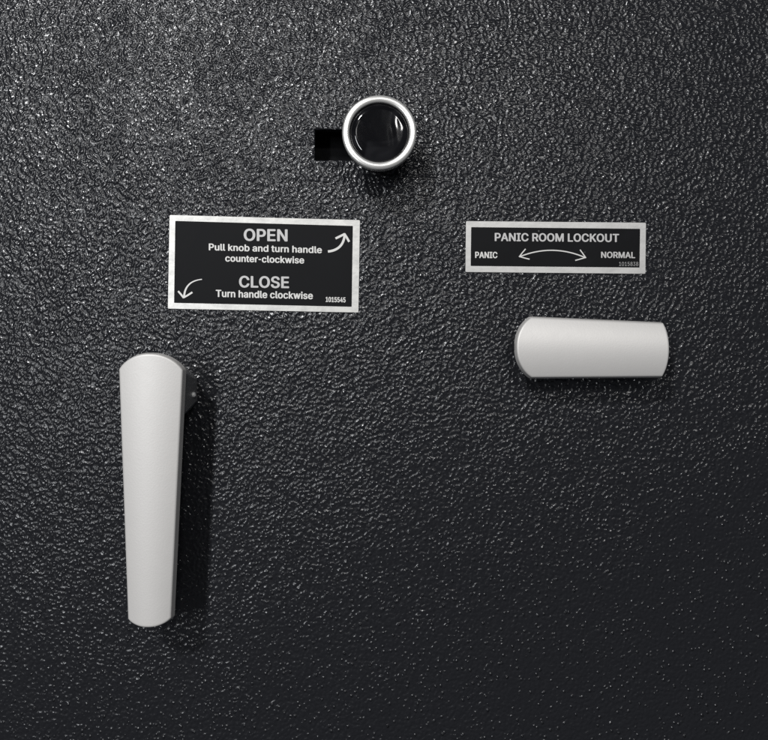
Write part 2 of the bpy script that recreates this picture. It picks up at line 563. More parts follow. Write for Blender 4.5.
# ------------------------------------------------------------------ signs
# letter shapes: advance width, outline points (thousandths, x and y in turn), triangles
GLYPHS = {'-': (0.4531,[337,244,337,188,114,188,114,244],[[3,2,1],[1,0,3]]),
'0': (0.4531,[227,-7,199,-5,174,1,151,11,130,24,111,41,95,62,80,86,69,113,60,144,53,178,49,214,48,254,49,294,53,330,60,364,69,395,81,422,95,447,112,467,130,484,151,498,174,508,200,514,227,516,254,514,279,508,302,498,323,484,342,467,358,447,372,422,384,395,393,364,400,330,404,294,405,254,404,214,400,178,393,144,384,113,373,86,359,62,342,41,323,24,302,11,279,1,254,-5,227,50,245,51,261,56,276,63,290,74,303,87,313,103,323,122,330,144,336,168,340,194,343,223,344,254,343,285,340,314,336,341,330,365,323,387,313,405,303,422,290,435,276,446,261,453,245,458,227,460,209,458,192,453,177,446,163,435,151,422,140,405,131,387,123,365,117,341,113,314,110,285,109,254,110,223,113,194,117,168,123,144,131,122,140,103,151,87,163,74,177,63,192,56,209,51],[[9,8,88],[88,87,9],[10,9,87],[87,86,10],[11,10,86],[86,85,11],[12,11,85],[85,84,12],[84,83,12],[13,12,83],[83,82,13],[14,13,82],[82,81,14],[15,14,81],[81,80,15],[16,15,80],[95,1,0],[0,48,95],[1,95,2],[94,2,95],[22,74,73],[73,23,22],[2,94,3],[94,93,3],[4,3,93],[92,4,93],[20,76,75],[21,20,75],[75,74,21],[74,22,21],[4,92,5],[92,91,5],[6,5,91],[91,90,6],[7,6,90],[90,89,7],[8,7,89],[88,8,89],[16,80,79],[17,16,79],[79,78,17],[18,17,78],[78,77,18],[19,18,77],[77,76,19],[76,20,19],[24,72,71],[71,25,24],[49,47,46],[46,50,49],[70,26,71],[25,71,26],[50,46,45],[51,50,45],[45,44,51],[44,52,51],[68,28,69],[28,27,69],[70,69,27],[26,70,27],[40,39,56],[57,56,39],[39,38,57],[58,57,38],[38,37,58],[59,58,37],[37,36,59],[60,59,36],[61,60,36],[36,35,61],[62,61,35],[35,34,62],[63,62,34],[34,33,63],[64,63,33],[33,32,64],[52,44,43],[53,52,43],[43,42,53],[54,53,42],[42,41,54],[55,54,41],[41,40,55],[40,56,55],[64,32,65],[32,31,65],[66,65,31],[31,30,66],[67,66,30],[30,29,67],[68,67,29],[28,68,29],[47,49,0],[48,0,49],[72,24,73],[23,73,24]]),
'1': (0.4531,[76,0,76,55,391,55,391,0,276,509,276,0,212,0,212,448,209,448,86,358,86,427,198,509,276,55,212,55],[[11,10,8],[8,10,9],[3,2,5],[13,12,7],[1,0,6],[11,8,7],[7,4,11],[12,13,6],[4,7,12],[5,2,12],[6,5,12],[1,6,13]]),
'3': (0.4531,[218,-7,195,-6,173,-3,152,2,133,10,114,19,98,30,83,43,70,57,60,74,52,91,46,111,44,132,109,132,111,119,115,107,120,97,126,87,134,78,144,71,154,64,165,59,178,55,191,52,204,50,219,50,234,51,248,53,262,56,275,61,287,67,297,74,307,83,315,93,321,104,325,116,328,130,329,145,328,158,326,172,322,184,316,196,308,207,299,217,288,226,275,234,260,240,242,244,223,247,201,248,157,248,157,299,288,448,288,452,70,452,70,509,372,509,372,461,211,278,211,289,239,290,264,288,287,284,308,276,327,265,344,253,359,239,371,222,381,205,387,186,392,166,393,145,392,123,387,103,380,84,370,66,358,50,344,36,327,23,309,12,288,4,266,-2,243,-6,221,289],[[12,11,13],[4,20,5],[20,19,5],[5,19,6],[19,18,6],[7,6,18],[18,17,7],[8,7,17],[17,16,8],[9,8,16],[16,15,9],[10,9,15],[15,14,10],[11,10,14],[13,11,14],[23,1,24],[1,23,2],[22,2,23],[49,58,50],[51,50,58],[26,25,0],[26,0,82],[82,27,26],[47,60,48],[24,1,0],[0,25,24],[58,49,48],[48,60,58],[51,58,59],[2,22,3],[22,21,3],[4,3,21],[20,4,21],[29,80,79],[30,29,79],[45,44,63],[62,45,63],[73,72,36],[37,36,72],[72,71,37],[71,70,37],[38,37,70],[70,69,38],[39,38,69],[69,68,39],[30,79,78],[31,30,78],[78,77,31],[32,31,77],[77,76,32],[33,32,76],[76,75,33],[34,33,75],[75,74,34],[35,34,74],[74,73,35],[73,36,35],[39,68,40],[68,67,40],[41,40,67],[67,66,41],[42,41,66],[66,65,42],[43,42,65],[65,64,43],[44,43,64],[63,44,64],[57,52,59],[53,52,57],[57,56,53],[27,82,81],[28,27,81],[81,80,28],[80,29,28],[45,62,46],[62,61,46],[47,46,61],[60,47,61],[51,59,52],[55,54,53],[53,56,55],[58,60,83],[59,58,83],[57,59,83]]),
'4': (0.4531,[40,105,40,158,247,509,311,509,109,166,109,163,413,163,413,105,282,0,282,121,282,146,282,318,343,318,343,0,282,105,282,163,343,163,343,105],[[1,0,5],[1,5,4],[4,2,1],[5,0,9],[5,9,10],[16,15,10],[2,4,3],[15,16,11],[8,13,14],[9,0,14],[5,10,15],[12,11,16],[7,6,16],[17,7,16],[14,17,9],[17,16,10],[10,9,17],[17,14,13]]),
'5': (0.4531,[221,-7,199,-6,178,-2,159,3,140,11,123,21,108,32,94,45,83,60,73,76,66,93,62,111,60,130,122,130,124,119,127,108,132,98,138,89,145,80,154,73,163,66,173,60,184,56,196,52,208,50,221,50,236,51,250,53,264,58,276,64,288,72,298,82,307,92,314,104,320,117,324,131,327,146,328,162,327,178,324,193,320,208,314,221,306,233,297,244,286,254,275,262,262,269,248,273,233,276,218,277,205,276,192,275,180,272,167,268,156,264,145,258,136,252,128,246,67,253,96,509,366,509,366,452,151,452,134,301,136,301,145,308,155,315,166,320,178,325,190,329,203,331,216,333,229,334,247,333,263,330,279,326,294,321,308,314,321,306,334,296,345,285,355,273,364,260,372,246,379,231,384,215,388,199,390,181,391,163,390,139,385,117,379,95,369,76,357,57,343,41,327,27,309,15,289,6,268,-1,245,-5],[[11,10,14],[14,13,11],[12,11,13],[56,63,57],[63,56,55],[64,63,55],[6,5,19],[19,18,6],[7,6,18],[18,17,7],[8,7,17],[17,16,8],[9,8,16],[16,15,9],[10,9,15],[14,10,15],[57,63,58],[59,58,63],[63,62,59],[2,22,3],[22,21,3],[66,53,52],[67,66,52],[23,1,24],[26,25,0],[48,72,49],[71,49,72],[24,1,0],[0,25,24],[70,50,49],[49,71,70],[1,23,2],[22,2,23],[67,52,51],[68,67,51],[69,68,51],[51,50,69],[50,70,69],[3,21,4],[21,20,4],[5,4,20],[19,5,20],[64,55,54],[54,53,64],[65,64,53],[53,66,65],[73,47,74],[27,99,98],[98,28,27],[47,46,75],[74,47,75],[28,98,97],[29,28,97],[97,96,29],[96,30,29],[45,44,77],[77,76,45],[46,45,76],[75,46,76],[91,90,35],[36,35,90],[90,89,36],[37,36,89],[89,88,37],[88,87,37],[38,37,87],[87,86,38],[39,38,86],[86,85,39],[30,96,95],[31,30,95],[95,94,31],[32,31,94],[94,93,32],[33,32,93],[93,92,33],[34,33,92],[92,91,34],[91,35,34],[39,85,40],[85,84,40],[84,83,40],[41,40,83],[83,82,41],[42,41,82],[82,81,42],[81,80,42],[43,42,80],[80,79,43],[44,43,79],[79,78,44],[77,44,78],[26,0,99],[99,27,26],[47,73,48],[72,48,73],[61,60,62],[59,62,60]]),
'8': (0.4531,[226,-7,201,-6,178,-2,156,3,136,11,117,21,101,33,86,47,74,62,64,78,57,96,53,115,52,135,53,151,55,166,59,181,65,195,72,208,81,220,90,231,101,241,113,249,125,256,139,261,153,265,153,267,135,273,119,282,105,293,93,308,83,324,76,342,72,360,70,380,72,399,75,417,82,434,90,450,101,464,114,477,129,488,146,498,164,506,184,511,204,514,226,516,248,514,269,511,288,506,306,498,323,488,337,477,350,464,361,450,370,434,377,417,380,399,382,380,380,361,376,342,369,324,359,308,347,293,333,282,318,273,300,267,300,265,314,261,327,256,339,249,351,241,362,231,372,220,380,208,387,195,393,181,397,166,400,151,401,135,399,115,395,96,388,78,378,62,366,47,352,33,335,21,317,11,296,3,275,-2,251,-6,226,49,243,50,258,52,272,55,285,60,296,66,307,74,315,82,323,91,329,102,333,113,336,126,337,139,336,152,333,165,329,177,322,189,314,199,305,208,295,216,283,223,270,228,256,232,242,234,226,235,211,234,196,232,182,228,169,223,157,216,147,208,138,199,130,189,123,177,119,165,116,152,115,139,116,126,119,113,123,102,129,91,136,82,145,74,156,66,167,60,180,55,195,52,210,50,226,290,239,290,252,292,263,296,274,300,284,306,293,313,300,321,307,330,312,341,316,351,318,363,319,376,318,388,316,399,313,410,308,420,301,429,294,437,285,444,275,449,264,454,252,457,240,459,226,460,213,459,200,457,188,454,177,449,167,444,159,437,151,429,145,420,139,410,136,399,134,388,133,376,134,363,136,351,139,341,145,330,151,321,159,313,168,306,178,300,189,296,201,292,213,290],[[8,7,130],[130,129,8],[9,8,129],[129,128,9],[10,9,128],[11,10,128],[128,127,11],[12,11,127],[127,126,12],[13,12,126],[126,125,13],[14,13,125],[125,124,14],[15,14,124],[16,15,124],[124,123,16],[17,16,123],[18,17,123],[123,122,18],[19,18,122],[32,31,175],[175,174,32],[33,32,174],[174,173,33],[34,33,173],[119,24,23],[136,135,2],[185,115,114],[137,1,0],[0,90,137],[184,116,115],[115,185,184],[44,164,163],[136,2,1],[1,137,136],[116,184,183],[43,165,164],[164,44,43],[2,135,3],[134,3,135],[24,119,118],[118,117,24],[117,116,24],[116,183,24],[25,24,183],[183,182,25],[182,181,25],[167,166,41],[42,41,166],[166,165,42],[165,43,42],[3,134,4],[134,133,4],[5,4,133],[133,132,5],[6,5,132],[132,131,6],[7,6,131],[130,7,131],[19,122,121],[20,19,121],[21,20,121],[121,120,21],[22,21,120],[120,119,22],[119,23,22],[25,181,26],[181,180,26],[27,26,180],[180,179,27],[28,27,179],[179,178,28],[29,28,178],[178,177,29],[30,29,177],[177,176,30],[31,30,176],[175,31,176],[34,173,172],[35,34,172],[36,35,172],[172,171,36],[37,36,171],[171,170,37],[38,37,170],[170,169,38],[39,38,169],[169,168,39],[40,39,168],[168,167,40],[167,41,40],[161,45,162],[113,140,139],[160,46,161],[45,161,46],[88,93,92],[88,92,89],[91,89,92],[140,113,112],[112,141,140],[159,47,160],[46,160,47],[66,109,67],[93,88,87],[87,94,93],[109,66,110],[111,110,66],[112,111,66],[141,112,66],[66,65,141],[142,141,65],[143,142,65],[157,49,158],[49,48,158],[159,158,48],[47,159,48],[83,82,98],[99,98,82],[82,81,99],[100,99,81],[81,80,100],[80,79,100],[101,100,79],[79,78,101],[102,101,78],[78,77,102],[103,102,77],[77,76,103],[76,75,103],[104,103,75],[75,74,104],[105,104,74],[74,73,105],[73,72,105],[106,105,72],[72,71,106],[59,58,149],[150,149,58],[58,57,150],[151,150,57],[57,56,151],[152,151,56],[56,55,152],[55,54,152],[94,87,86],[95,94,86],[86,85,95],[96,95,85],[85,84,96],[97,96,84],[84,83,97],[83,98,97],[106,71,107],[71,70,107],[70,69,107],[108,107,69],[69,68,108],[109,108,68],[67,109,68],[143,65,64],[144,143,64],[64,63,144],[145,144,63],[63,62,145],[146,145,62],[62,61,146],[147,146,61],[61,60,147],[148,147,60],[60,59,148],[59,149,148],[152,54,153],[54,53,153],[154,153,53],[53,52,154],[155,154,52],[52,51,155],[156,155,51],[51,50,156],[157,156,50],[49,157,50],[89,91,0],[90,0,91],[113,139,114],[139,138,114],[185,114,138],[162,45,163],[44,163,45]]),
'A': (0.4797,[16,0,201,509,276,509,463,0,395,0,287,302,282,317,276,334,270,352,264,372,257,394,250,420,241,447,232,478,245,478,236,447,228,419,220,393,213,371,206,351,201,333,195,317,191,302,85,0,110,142,110,199,370,199,370,142,239,456,154,199,324,199,344,142,135,142],[[0,23,24],[25,22,21],[21,20,25],[0,24,25],[1,19,18],[1,18,17],[17,16,1],[16,15,1],[15,13,1],[19,1,20],[25,20,1],[0,25,1],[8,2,9],[10,9,2],[10,2,11],[12,11,2],[14,12,2],[4,3,27],[26,27,3],[6,5,26],[7,6,26],[2,8,7],[7,26,2],[26,3,2],[32,29,24],[13,15,28],[13,28,14],[1,13,14],[14,2,1],[30,31,27],[12,14,28],[29,32,30],[22,25,29],[25,24,29],[26,5,30],[27,26,30],[4,27,31],[31,30,32],[24,23,32]]),
'C': (0.5101,[267,-7,235,-5,205,1,177,11,150,25,126,42,104,63,86,88,70,115,57,146,48,179,42,215,40,254,42,293,48,329,57,362,70,393,86,421,104,445,126,466,150,484,177,498,205,508,235,514,267,516,286,515,305,513,323,509,340,504,357,498,373,490,388,481,402,471,415,460,427,447,438,433,448,418,456,402,463,385,469,367,473,348,408,348,405,361,401,373,395,384,389,395,382,404,375,413,366,421,357,428,348,435,337,440,327,445,315,449,304,452,292,454,280,455,267,456,245,454,223,450,203,443,184,432,166,419,150,403,137,385,125,364,116,340,109,314,105,285,103,254,105,223,109,194,116,168,125,145,137,123,151,105,166,89,184,76,203,66,223,59,245,54,267,53,280,53,292,55,304,57,315,60,327,64,337,69,348,74,357,81,366,88,375,96,382,105,389,114,395,125,401,136,405,148,408,160,473,160,469,142,463,124,457,107,448,91,438,76,428,62,416,49,402,38,388,28,373,19,357,11,341,5,323,0,305,-4,286,-6],[[8,7,74],[74,73,8],[9,8,73],[73,72,9],[10,9,72],[72,71,10],[11,10,71],[71,70,11],[12,11,70],[69,12,70],[12,69,68],[13,12,68],[68,67,13],[14,13,67],[67,66,14],[15,14,66],[66,65,15],[16,15,65],[65,64,16],[17,16,64],[2,79,78],[59,22,60],[2,78,3],[78,77,3],[21,61,60],[60,22,21],[80,0,81],[0,80,1],[24,56,25],[113,83,82],[25,56,55],[113,82,0],[81,0,82],[56,24,57],[58,57,24],[23,58,24],[79,2,1],[1,80,79],[58,23,59],[22,59,23],[3,77,4],[77,76,4],[5,4,76],[6,5,76],[76,75,6],[7,6,75],[74,7,75],[17,64,63],[18,17,63],[63,62,18],[19,18,62],[20,19,62],[62,61,20],[61,21,20],[84,112,111],[111,85,84],[85,111,110],[110,86,85],[52,28,53],[27,53,28],[86,110,109],[87,86,109],[109,108,87],[108,88,87],[49,31,50],[31,30,50],[51,50,30],[30,29,51],[52,51,29],[28,52,29],[103,102,93],[94,93,102],[102,101,94],[95,94,101],[101,100,95],[96,95,100],[100,99,96],[97,96,99],[99,98,97],[40,39,41],[42,41,39],[39,38,42],[43,42,38],[38,37,43],[44,43,37],[37,36,44],[45,44,36],[36,35,45],[88,108,107],[89,88,107],[107,106,89],[90,89,106],[106,105,90],[91,90,105],[105,104,91],[92,91,104],[104,103,92],[103,93,92],[45,35,46],[35,34,46],[47,46,34],[34,33,47],[48,47,33],[33,32,48],[49,48,32],[31,49,32],[83,113,112],[112,84,83],[53,27,54],[27,26,54],[55,54,26],[25,55,26]]),
'E': (0.4186,[60,0,60,509,372,509,372,452,125,452,125,286,355,286,355,229,125,229,125,57,375,57,375,0],[[0,9,8],[1,0,8],[8,5,1],[5,4,1],[9,0,11],[11,10,9],[5,8,7],[7,6,5],[3,2,4],[1,4,2]]),
'I': (0.3004,[31,0,31,57,118,57,118,452,31,452,31,509,269,509,269,452,183,452,183,57,269,57,269,0],[[1,0,2],[3,5,4],[9,11,10],[7,6,8],[2,0,11],[11,9,2],[3,2,9],[9,8,3],[8,6,3],[5,3,6]]),
'K': (0.4667,[104,145,104,216,113,228,122,239,130,250,139,261,148,272,157,282,165,293,174,303,184,314,193,324,202,334,212,344,364,509,448,509,231,276,228,276,60,0,60,509,125,509,125,334,124,225,125,193,125,0,372,0,188,259,228,309,449,0,124,242,125,167,198,245,243,288],[[2,1,22],[22,3,2],[18,0,1],[19,18,1],[0,18,24],[1,0,23],[22,1,23],[3,22,29],[3,29,21],[2,3,21],[1,2,21],[19,1,21],[21,20,19],[8,7,26],[9,8,26],[16,27,17],[25,28,16],[16,28,32],[27,16,32],[15,14,27],[13,27,14],[17,27,26],[11,10,27],[12,11,27],[27,13,12],[22,23,26],[4,22,26],[5,4,26],[6,5,26],[26,7,6],[0,24,30],[23,0,30],[22,4,29],[17,26,31],[16,17,31],[25,16,31],[23,30,31],[26,23,31],[9,26,10],[27,10,26],[15,27,32]]),
'L': (0.393,[60,0,60,509,125,509,125,57,361,57,361,0],[[1,0,3],[3,0,5],[5,4,3],[1,3,2]]),
'M': (0.6282,[60,0,60,509,152,509,277,187,280,181,282,174,285,167,287,159,290,150,293,141,296,132,299,123,302,113,305,103,308,93,311,84,314,74,317,65,319,57,322,49,307,49,310,57,312,65,315,73,318,83,321,92,324,102,327,111,330,121,333,131,336,140,339,149,342,158,345,167,348,174,350,181,352,187,476,509,568,509,568,0,504,0,504,291,504,299,504,308,504,317,504,327,505,337,505,347,505,358,505,369,506,413,506,424,507,435,507,446,507,457,513,457,509,445,505,433,502,421,498,409,494,397,490,386,486,374,482,363,478,352,474,341,471,331,467,322,464,313,461,305,458,297,456,291,342,0,286,0,170,291,168,297,165,304,162,312,159,321,156,330,152,340,149,350,145,361,141,372,137,384,133,396,129,408,125,420,121,432,116,445,112,457,119,457,119,447,119,437,120,427,120,416,120,405,120,394,121,383,121,372,122,328,122,318,122,309,122,300,122,291,122,0,315,73,507,437,119,436],[[90,1,89],[89,92,90],[92,91,90],[93,89,108],[98,97,1],[97,96,1],[96,95,1],[89,1,95],[95,94,89],[92,89,93],[93,88,92],[105,104,0],[1,0,104],[104,103,1],[103,102,1],[102,101,1],[101,100,1],[100,99,1],[98,1,99],[92,88,87],[13,20,14],[15,21,22],[22,16,15],[14,20,21],[21,15,14],[20,13,12],[84,83,2],[85,84,2],[86,85,2],[87,86,2],[92,87,2],[91,92,2],[90,91,2],[1,90,2],[23,17,24],[25,18,19],[24,17,18],[18,25,24],[25,19,26],[55,56,38],[53,107,56],[56,55,53],[54,53,55],[47,46,38],[48,47,38],[49,48,38],[50,49,38],[51,50,38],[38,56,51],[56,52,51],[107,53,57],[41,40,39],[39,38,41],[42,41,38],[43,42,38],[44,43,38],[45,44,38],[38,46,45],[57,53,58],[36,35,71],[62,61,37],[61,60,37],[60,59,37],[59,58,37],[58,53,37],[53,54,37],[54,55,37],[55,38,37],[20,73,72],[72,19,20],[21,20,19],[19,18,21],[22,21,18],[18,17,22],[22,17,106],[36,71,70],[83,82,2],[75,74,3],[3,2,79],[80,79,2],[81,80,2],[82,81,2],[79,78,3],[78,77,3],[77,76,3],[76,75,3],[17,23,106],[16,22,106],[63,62,37],[37,36,66],[67,66,36],[68,67,36],[69,68,36],[70,69,36],[66,65,37],[65,64,37],[64,63,37],[52,56,107],[27,26,19],[72,71,32],[33,32,71],[34,33,71],[35,34,71],[32,31,72],[31,30,72],[30,29,72],[29,28,72],[28,27,72],[19,72,27],[4,3,74],[74,73,7],[8,7,73],[9,8,73],[10,9,73],[11,10,73],[12,11,73],[73,20,12],[7,6,74],[6,5,74],[5,4,74],[89,94,108],[88,93,108]]),
'N': (0.5234,[60,0,60,509,136,509,343,183,347,176,352,169,357,160,363,151,369,141,375,130,381,119,388,107,394,94,401,82,407,68,414,55,405,54,403,68,402,81,401,95,401,108,400,121,400,134,399,146,399,157,399,168,399,178,399,187,399,195,399,509,463,509,463,0,387,0,202,290,196,300,190,310,184,320,177,331,171,342,164,354,156,367,148,381,139,396,130,413,119,432,108,452,119,454,120,435,121,417,122,400,122,384,123,368,123,354,124,340,124,328,125,317,125,307,125,298,125,291,125,0,403,78,120,430],[[48,44,45],[44,47,45],[47,46,45],[56,55,1],[55,54,1],[54,53,1],[53,52,1],[52,51,1],[51,50,1],[50,49,1],[45,1,49],[48,45,49],[2,43,42],[42,41,2],[59,58,0],[1,0,58],[58,57,1],[56,1,57],[44,48,61],[47,44,61],[46,47,43],[43,2,46],[45,46,2],[1,45,2],[12,11,32],[10,32,11],[15,14,16],[17,16,14],[19,18,14],[14,15,19],[17,14,60],[19,15,20],[15,31,20],[21,20,31],[22,21,31],[23,22,31],[24,23,31],[25,24,31],[31,15,32],[15,16,32],[16,17,32],[12,32,17],[17,13,12],[25,31,26],[27,26,31],[28,27,31],[31,30,28],[29,28,30],[32,10,9],[2,41,40],[34,33,3],[3,2,36],[37,36,2],[38,37,2],[39,38,2],[40,39,2],[36,35,3],[35,34,3],[14,18,60],[13,17,60],[3,33,32],[4,3,32],[5,4,32],[6,5,32],[7,6,32],[8,7,32],[9,8,32],[43,47,61]]),
'O': (0.5333,[267,-7,235,-5,205,1,177,11,150,25,126,42,105,63,86,88,70,115,57,146,48,179,42,215,40,254,42,293,48,329,57,362,70,393,86,421,105,445,126,466,150,484,177,498,205,508,235,514,267,516,299,514,329,508,357,498,384,484,408,466,429,445,448,421,464,393,477,362,486,329,491,293,493,254,491,215,486,179,477,146,464,115,448,88,429,63,408,42,384,25,357,11,329,1,299,-5,267,53,289,54,310,59,330,66,349,76,367,89,383,105,396,123,408,144,418,168,425,194,429,223,430,254,429,286,425,314,418,341,408,365,396,386,383,404,367,420,349,433,330,443,310,450,289,454,267,456,245,454,223,450,203,443,184,433,167,420,151,404,137,385,125,364,116,340,109,314,105,285,103,254,105,223,109,194,116,168,125,144,137,123,151,105,167,89,184,76,203,66,223,59,245,54],[[9,8,88],[88,87,9],[10,9,87],[87,86,10],[11,10,86],[86,85,11],[12,11,85],[84,12,85],[12,84,83],[13,12,83],[83,82,13],[14,13,82],[82,81,14],[15,14,81],[81,80,15],[16,15,80],[3,92,4],[92,91,4],[77,76,20],[76,21,20],[93,2,94],[74,22,75],[95,1,0],[0,48,95],[94,2,1],[1,95,94],[73,23,74],[22,74,23],[2,93,3],[92,3,93],[21,76,75],[75,22,21],[4,91,5],[6,5,91],[91,90,6],[7,6,90],[90,89,7],[8,7,89],[88,8,89],[16,80,79],[17,16,79],[79,78,17],[18,17,78],[19,18,78],[78,77,19],[77,20,19],[24,72,71],[24,71,25],[46,51,50],[26,70,69],[46,50,47],[49,47,50],[25,71,70],[70,26,25],[52,45,44],[53,52,44],[68,67,28],[27,68,28],[51,46,45],[45,52,51],[68,27,69],[26,69,27],[40,39,56],[57,56,39],[39,38,57],[58,57,38],[38,37,58],[59,58,37],[37,36,59],[36,60,59],[60,36,61],[36,35,61],[62,61,35],[35,34,62],[63,62,34],[34,33,63],[64,63,33],[33,32,64],[53,44,43],[54,53,43],[43,42,54],[42,41,54],[55,54,41],[41,40,55],[40,56,55],[64,32,65],[32,31,65],[66,65,31],[31,30,66],[30,29,66],[67,66,29],[28,67,29],[47,49,0],[48,0,49],[72,24,73],[23,73,24]]),
'P': (0.4445,[60,0,60,509,235,509,263,507,289,503,312,497,332,487,350,476,366,462,379,447,390,430,398,411,404,391,407,370,409,348,407,325,404,304,398,284,390,265,379,248,366,233,350,219,332,207,312,198,289,191,263,187,235,186,109,186,109,242,233,242,252,243,269,246,284,250,297,256,308,264,318,272,327,282,333,294,338,306,342,319,344,333,344,348,344,362,342,376,338,389,333,402,326,413,318,423,308,431,297,439,284,444,268,449,251,451,232,452,125,452,125,0,125,242,125,186],[[27,0,55],[0,27,28],[1,0,28],[28,54,1],[25,30,26],[29,26,30],[52,3,2],[27,55,57],[28,27,57],[54,28,56],[52,2,53],[54,53,2],[1,54,2],[24,32,31],[51,50,4],[32,24,23],[23,33,32],[50,49,5],[4,50,5],[24,31,25],[30,25,31],[3,52,51],[51,4,3],[20,19,36],[37,36,19],[19,18,37],[18,17,37],[38,37,17],[17,16,38],[39,38,16],[16,15,39],[40,39,15],[15,14,40],[41,40,14],[42,41,14],[14,13,42],[43,42,13],[13,12,43],[44,43,12],[12,11,44],[45,44,11],[11,10,45],[10,9,45],[46,45,9],[9,8,46],[33,23,22],[34,33,22],[22,21,34],[35,34,21],[21,20,35],[20,36,35],[46,8,47],[8,7,47],[48,47,7],[7,6,48],[49,48,6],[5,49,6],[26,29,57],[29,56,57],[56,28,57]]),
'R': (0.449,[60,0,60,509,236,509,264,507,290,504,313,497,333,489,351,478,367,465,380,450,390,433,399,415,405,395,408,374,409,352,408,330,405,309,399,290,390,271,380,255,367,240,351,228,333,217,312,209,289,203,264,199,236,198,96,198,96,255,234,255,252,256,269,258,284,262,298,267,309,273,319,281,327,290,334,300,339,312,342,324,344,338,345,352,344,367,342,380,339,393,334,405,327,415,319,425,309,433,298,440,284,445,269,449,252,451,233,452,125,452,125,0,353,0,230,229,303,229,428,0,125,255,125,198,247,198,314,209],[[27,0,55],[0,27,28],[1,0,28],[28,54,1],[2,53,52],[52,3,2],[27,55,61],[62,25,57],[57,25,58],[30,29,57],[28,27,61],[54,28,60],[53,2,54],[1,54,2],[51,50,4],[33,58,34],[23,58,24],[32,31,58],[58,33,32],[50,49,5],[4,50,5],[24,58,25],[3,52,51],[51,4,3],[20,19,36],[37,36,19],[19,18,37],[38,37,18],[18,17,38],[17,16,38],[39,38,16],[16,15,39],[40,39,15],[15,14,40],[41,40,14],[42,41,14],[14,13,42],[43,42,13],[13,12,43],[44,43,12],[12,11,44],[11,10,44],[45,44,10],[10,9,45],[46,45,9],[9,8,46],[25,62,56],[24,25,56],[23,24,56],[23,56,63],[58,23,63],[22,21,58],[34,58,21],[35,34,21],[21,20,35],[20,36,35],[46,8,47],[8,7,47],[48,47,7],[7,6,48],[49,48,6],[5,49,6],[26,57,61],[57,29,60],[60,61,57],[60,28,61],[57,26,62],[30,57,31],[58,31,57],[22,58,63],[56,59,63]]),
'S': (0.4466,[224,-9,197,-8,172,-4,149,1,128,9,108,19,91,31,76,45,64,60,54,77,46,96,41,115,38,137,104,137,107,123,110,110,116,98,123,88,132,79,142,71,154,64,166,59,180,55,194,52,209,50,224,49,241,50,257,52,272,55,286,60,299,66,311,74,321,82,329,92,336,102,341,114,345,126,346,139,345,151,342,161,338,171,332,179,325,186,316,193,307,199,296,205,284,209,272,214,259,218,245,222,184,239,154,249,128,260,105,274,86,289,71,307,60,326,54,348,52,372,53,393,58,413,65,431,75,448,87,463,102,476,119,488,138,498,158,506,180,511,203,514,227,516,252,514,275,511,296,505,316,498,334,488,351,476,365,463,377,449,387,433,394,415,399,397,401,378,337,378,334,396,326,412,316,426,302,437,286,447,267,453,247,457,225,459,209,458,194,456,180,452,167,448,156,442,145,435,136,427,129,418,123,409,118,398,116,387,115,376,116,363,119,352,124,342,131,334,139,326,148,319,158,313,169,308,180,304,191,300,202,296,212,293,264,279,276,276,287,272,299,268,312,264,324,258,336,252,347,245,359,238,369,229,379,220,387,209,395,198,401,185,405,171,407,155,408,139,407,118,403,99,396,81,386,64,374,48,360,34,343,21,323,11,302,2,278,-4,252,-8],[[8,7,17],[17,16,8],[9,8,16],[16,15,9],[10,9,15],[15,14,10],[11,10,14],[14,13,11],[12,11,13],[55,54,106],[56,55,106],[106,105,56],[57,56,105],[105,104,57],[58,57,104],[104,103,58],[59,58,103],[103,102,59],[60,59,102],[102,101,60],[61,60,101],[101,100,61],[62,61,100],[100,99,62],[63,62,99],[96,95,66],[95,67,66],[68,94,93],[0,25,24],[69,92,91],[91,70,69],[0,24,1],[23,1,24],[115,114,50],[113,50,114],[92,69,93],[68,93,69],[1,23,2],[23,22,2],[3,2,22],[21,3,22],[50,113,51],[113,112,51],[111,51,112],[67,95,94],[94,68,67],[3,21,4],[21,20,4],[20,19,4],[5,4,19],[19,18,5],[6,5,18],[7,6,18],[17,7,18],[51,111,52],[111,110,52],[110,109,52],[53,52,109],[109,108,53],[54,53,108],[108,107,54],[106,54,107],[63,99,98],[64,63,98],[98,97,64],[65,64,97],[97,96,65],[96,66,65],[143,27,26],[48,116,49],[27,143,142],[142,28,27],[47,118,48],[118,117,48],[116,48,117],[90,89,72],[71,90,72],[45,44,121],[120,45,121],[28,142,141],[29,28,141],[141,140,29],[140,30,29],[45,120,46],[120,119,46],[47,46,119],[118,47,119],[87,74,88],[74,73,88],[89,88,73],[72,89,73],[136,135,34],[35,34,135],[135,134,35],[36,35,134],[134,133,36],[37,36,133],[133,132,37],[132,131,37],[38,37,131],[131,130,38],[39,38,130],[130,129,39],[129,128,39],[40,39,128],[128,127,40],[41,40,127],[127,126,41],[126,125,41],[82,81,83],[84,83,81],[81,80,84],[80,79,84],[30,140,139],[31,30,139],[139,138,31],[32,31,138],[138,137,32],[33,32,137],[137,136,33],[136,34,33],[41,125,42],[125,124,42],[43,42,124],[124,123,43],[44,43,123],[123,122,44],[121,44,122],[84,79,85],[79,78,85],[78,77,85],[86,85,77],[77,76,86],[87,86,76],[76,75,87],[74,87,75],[143,26,0],[25,0,26],[115,50,49],[49,116,115],[70,91,90],[90,71,70]]),
'T': (0.4486,[32,452,32,509,417,509,417,452,257,452,257,0,193,0,193,452],[[1,0,7],[3,2,4],[7,6,5],[5,4,7],[4,2,7],[1,7,2]]),
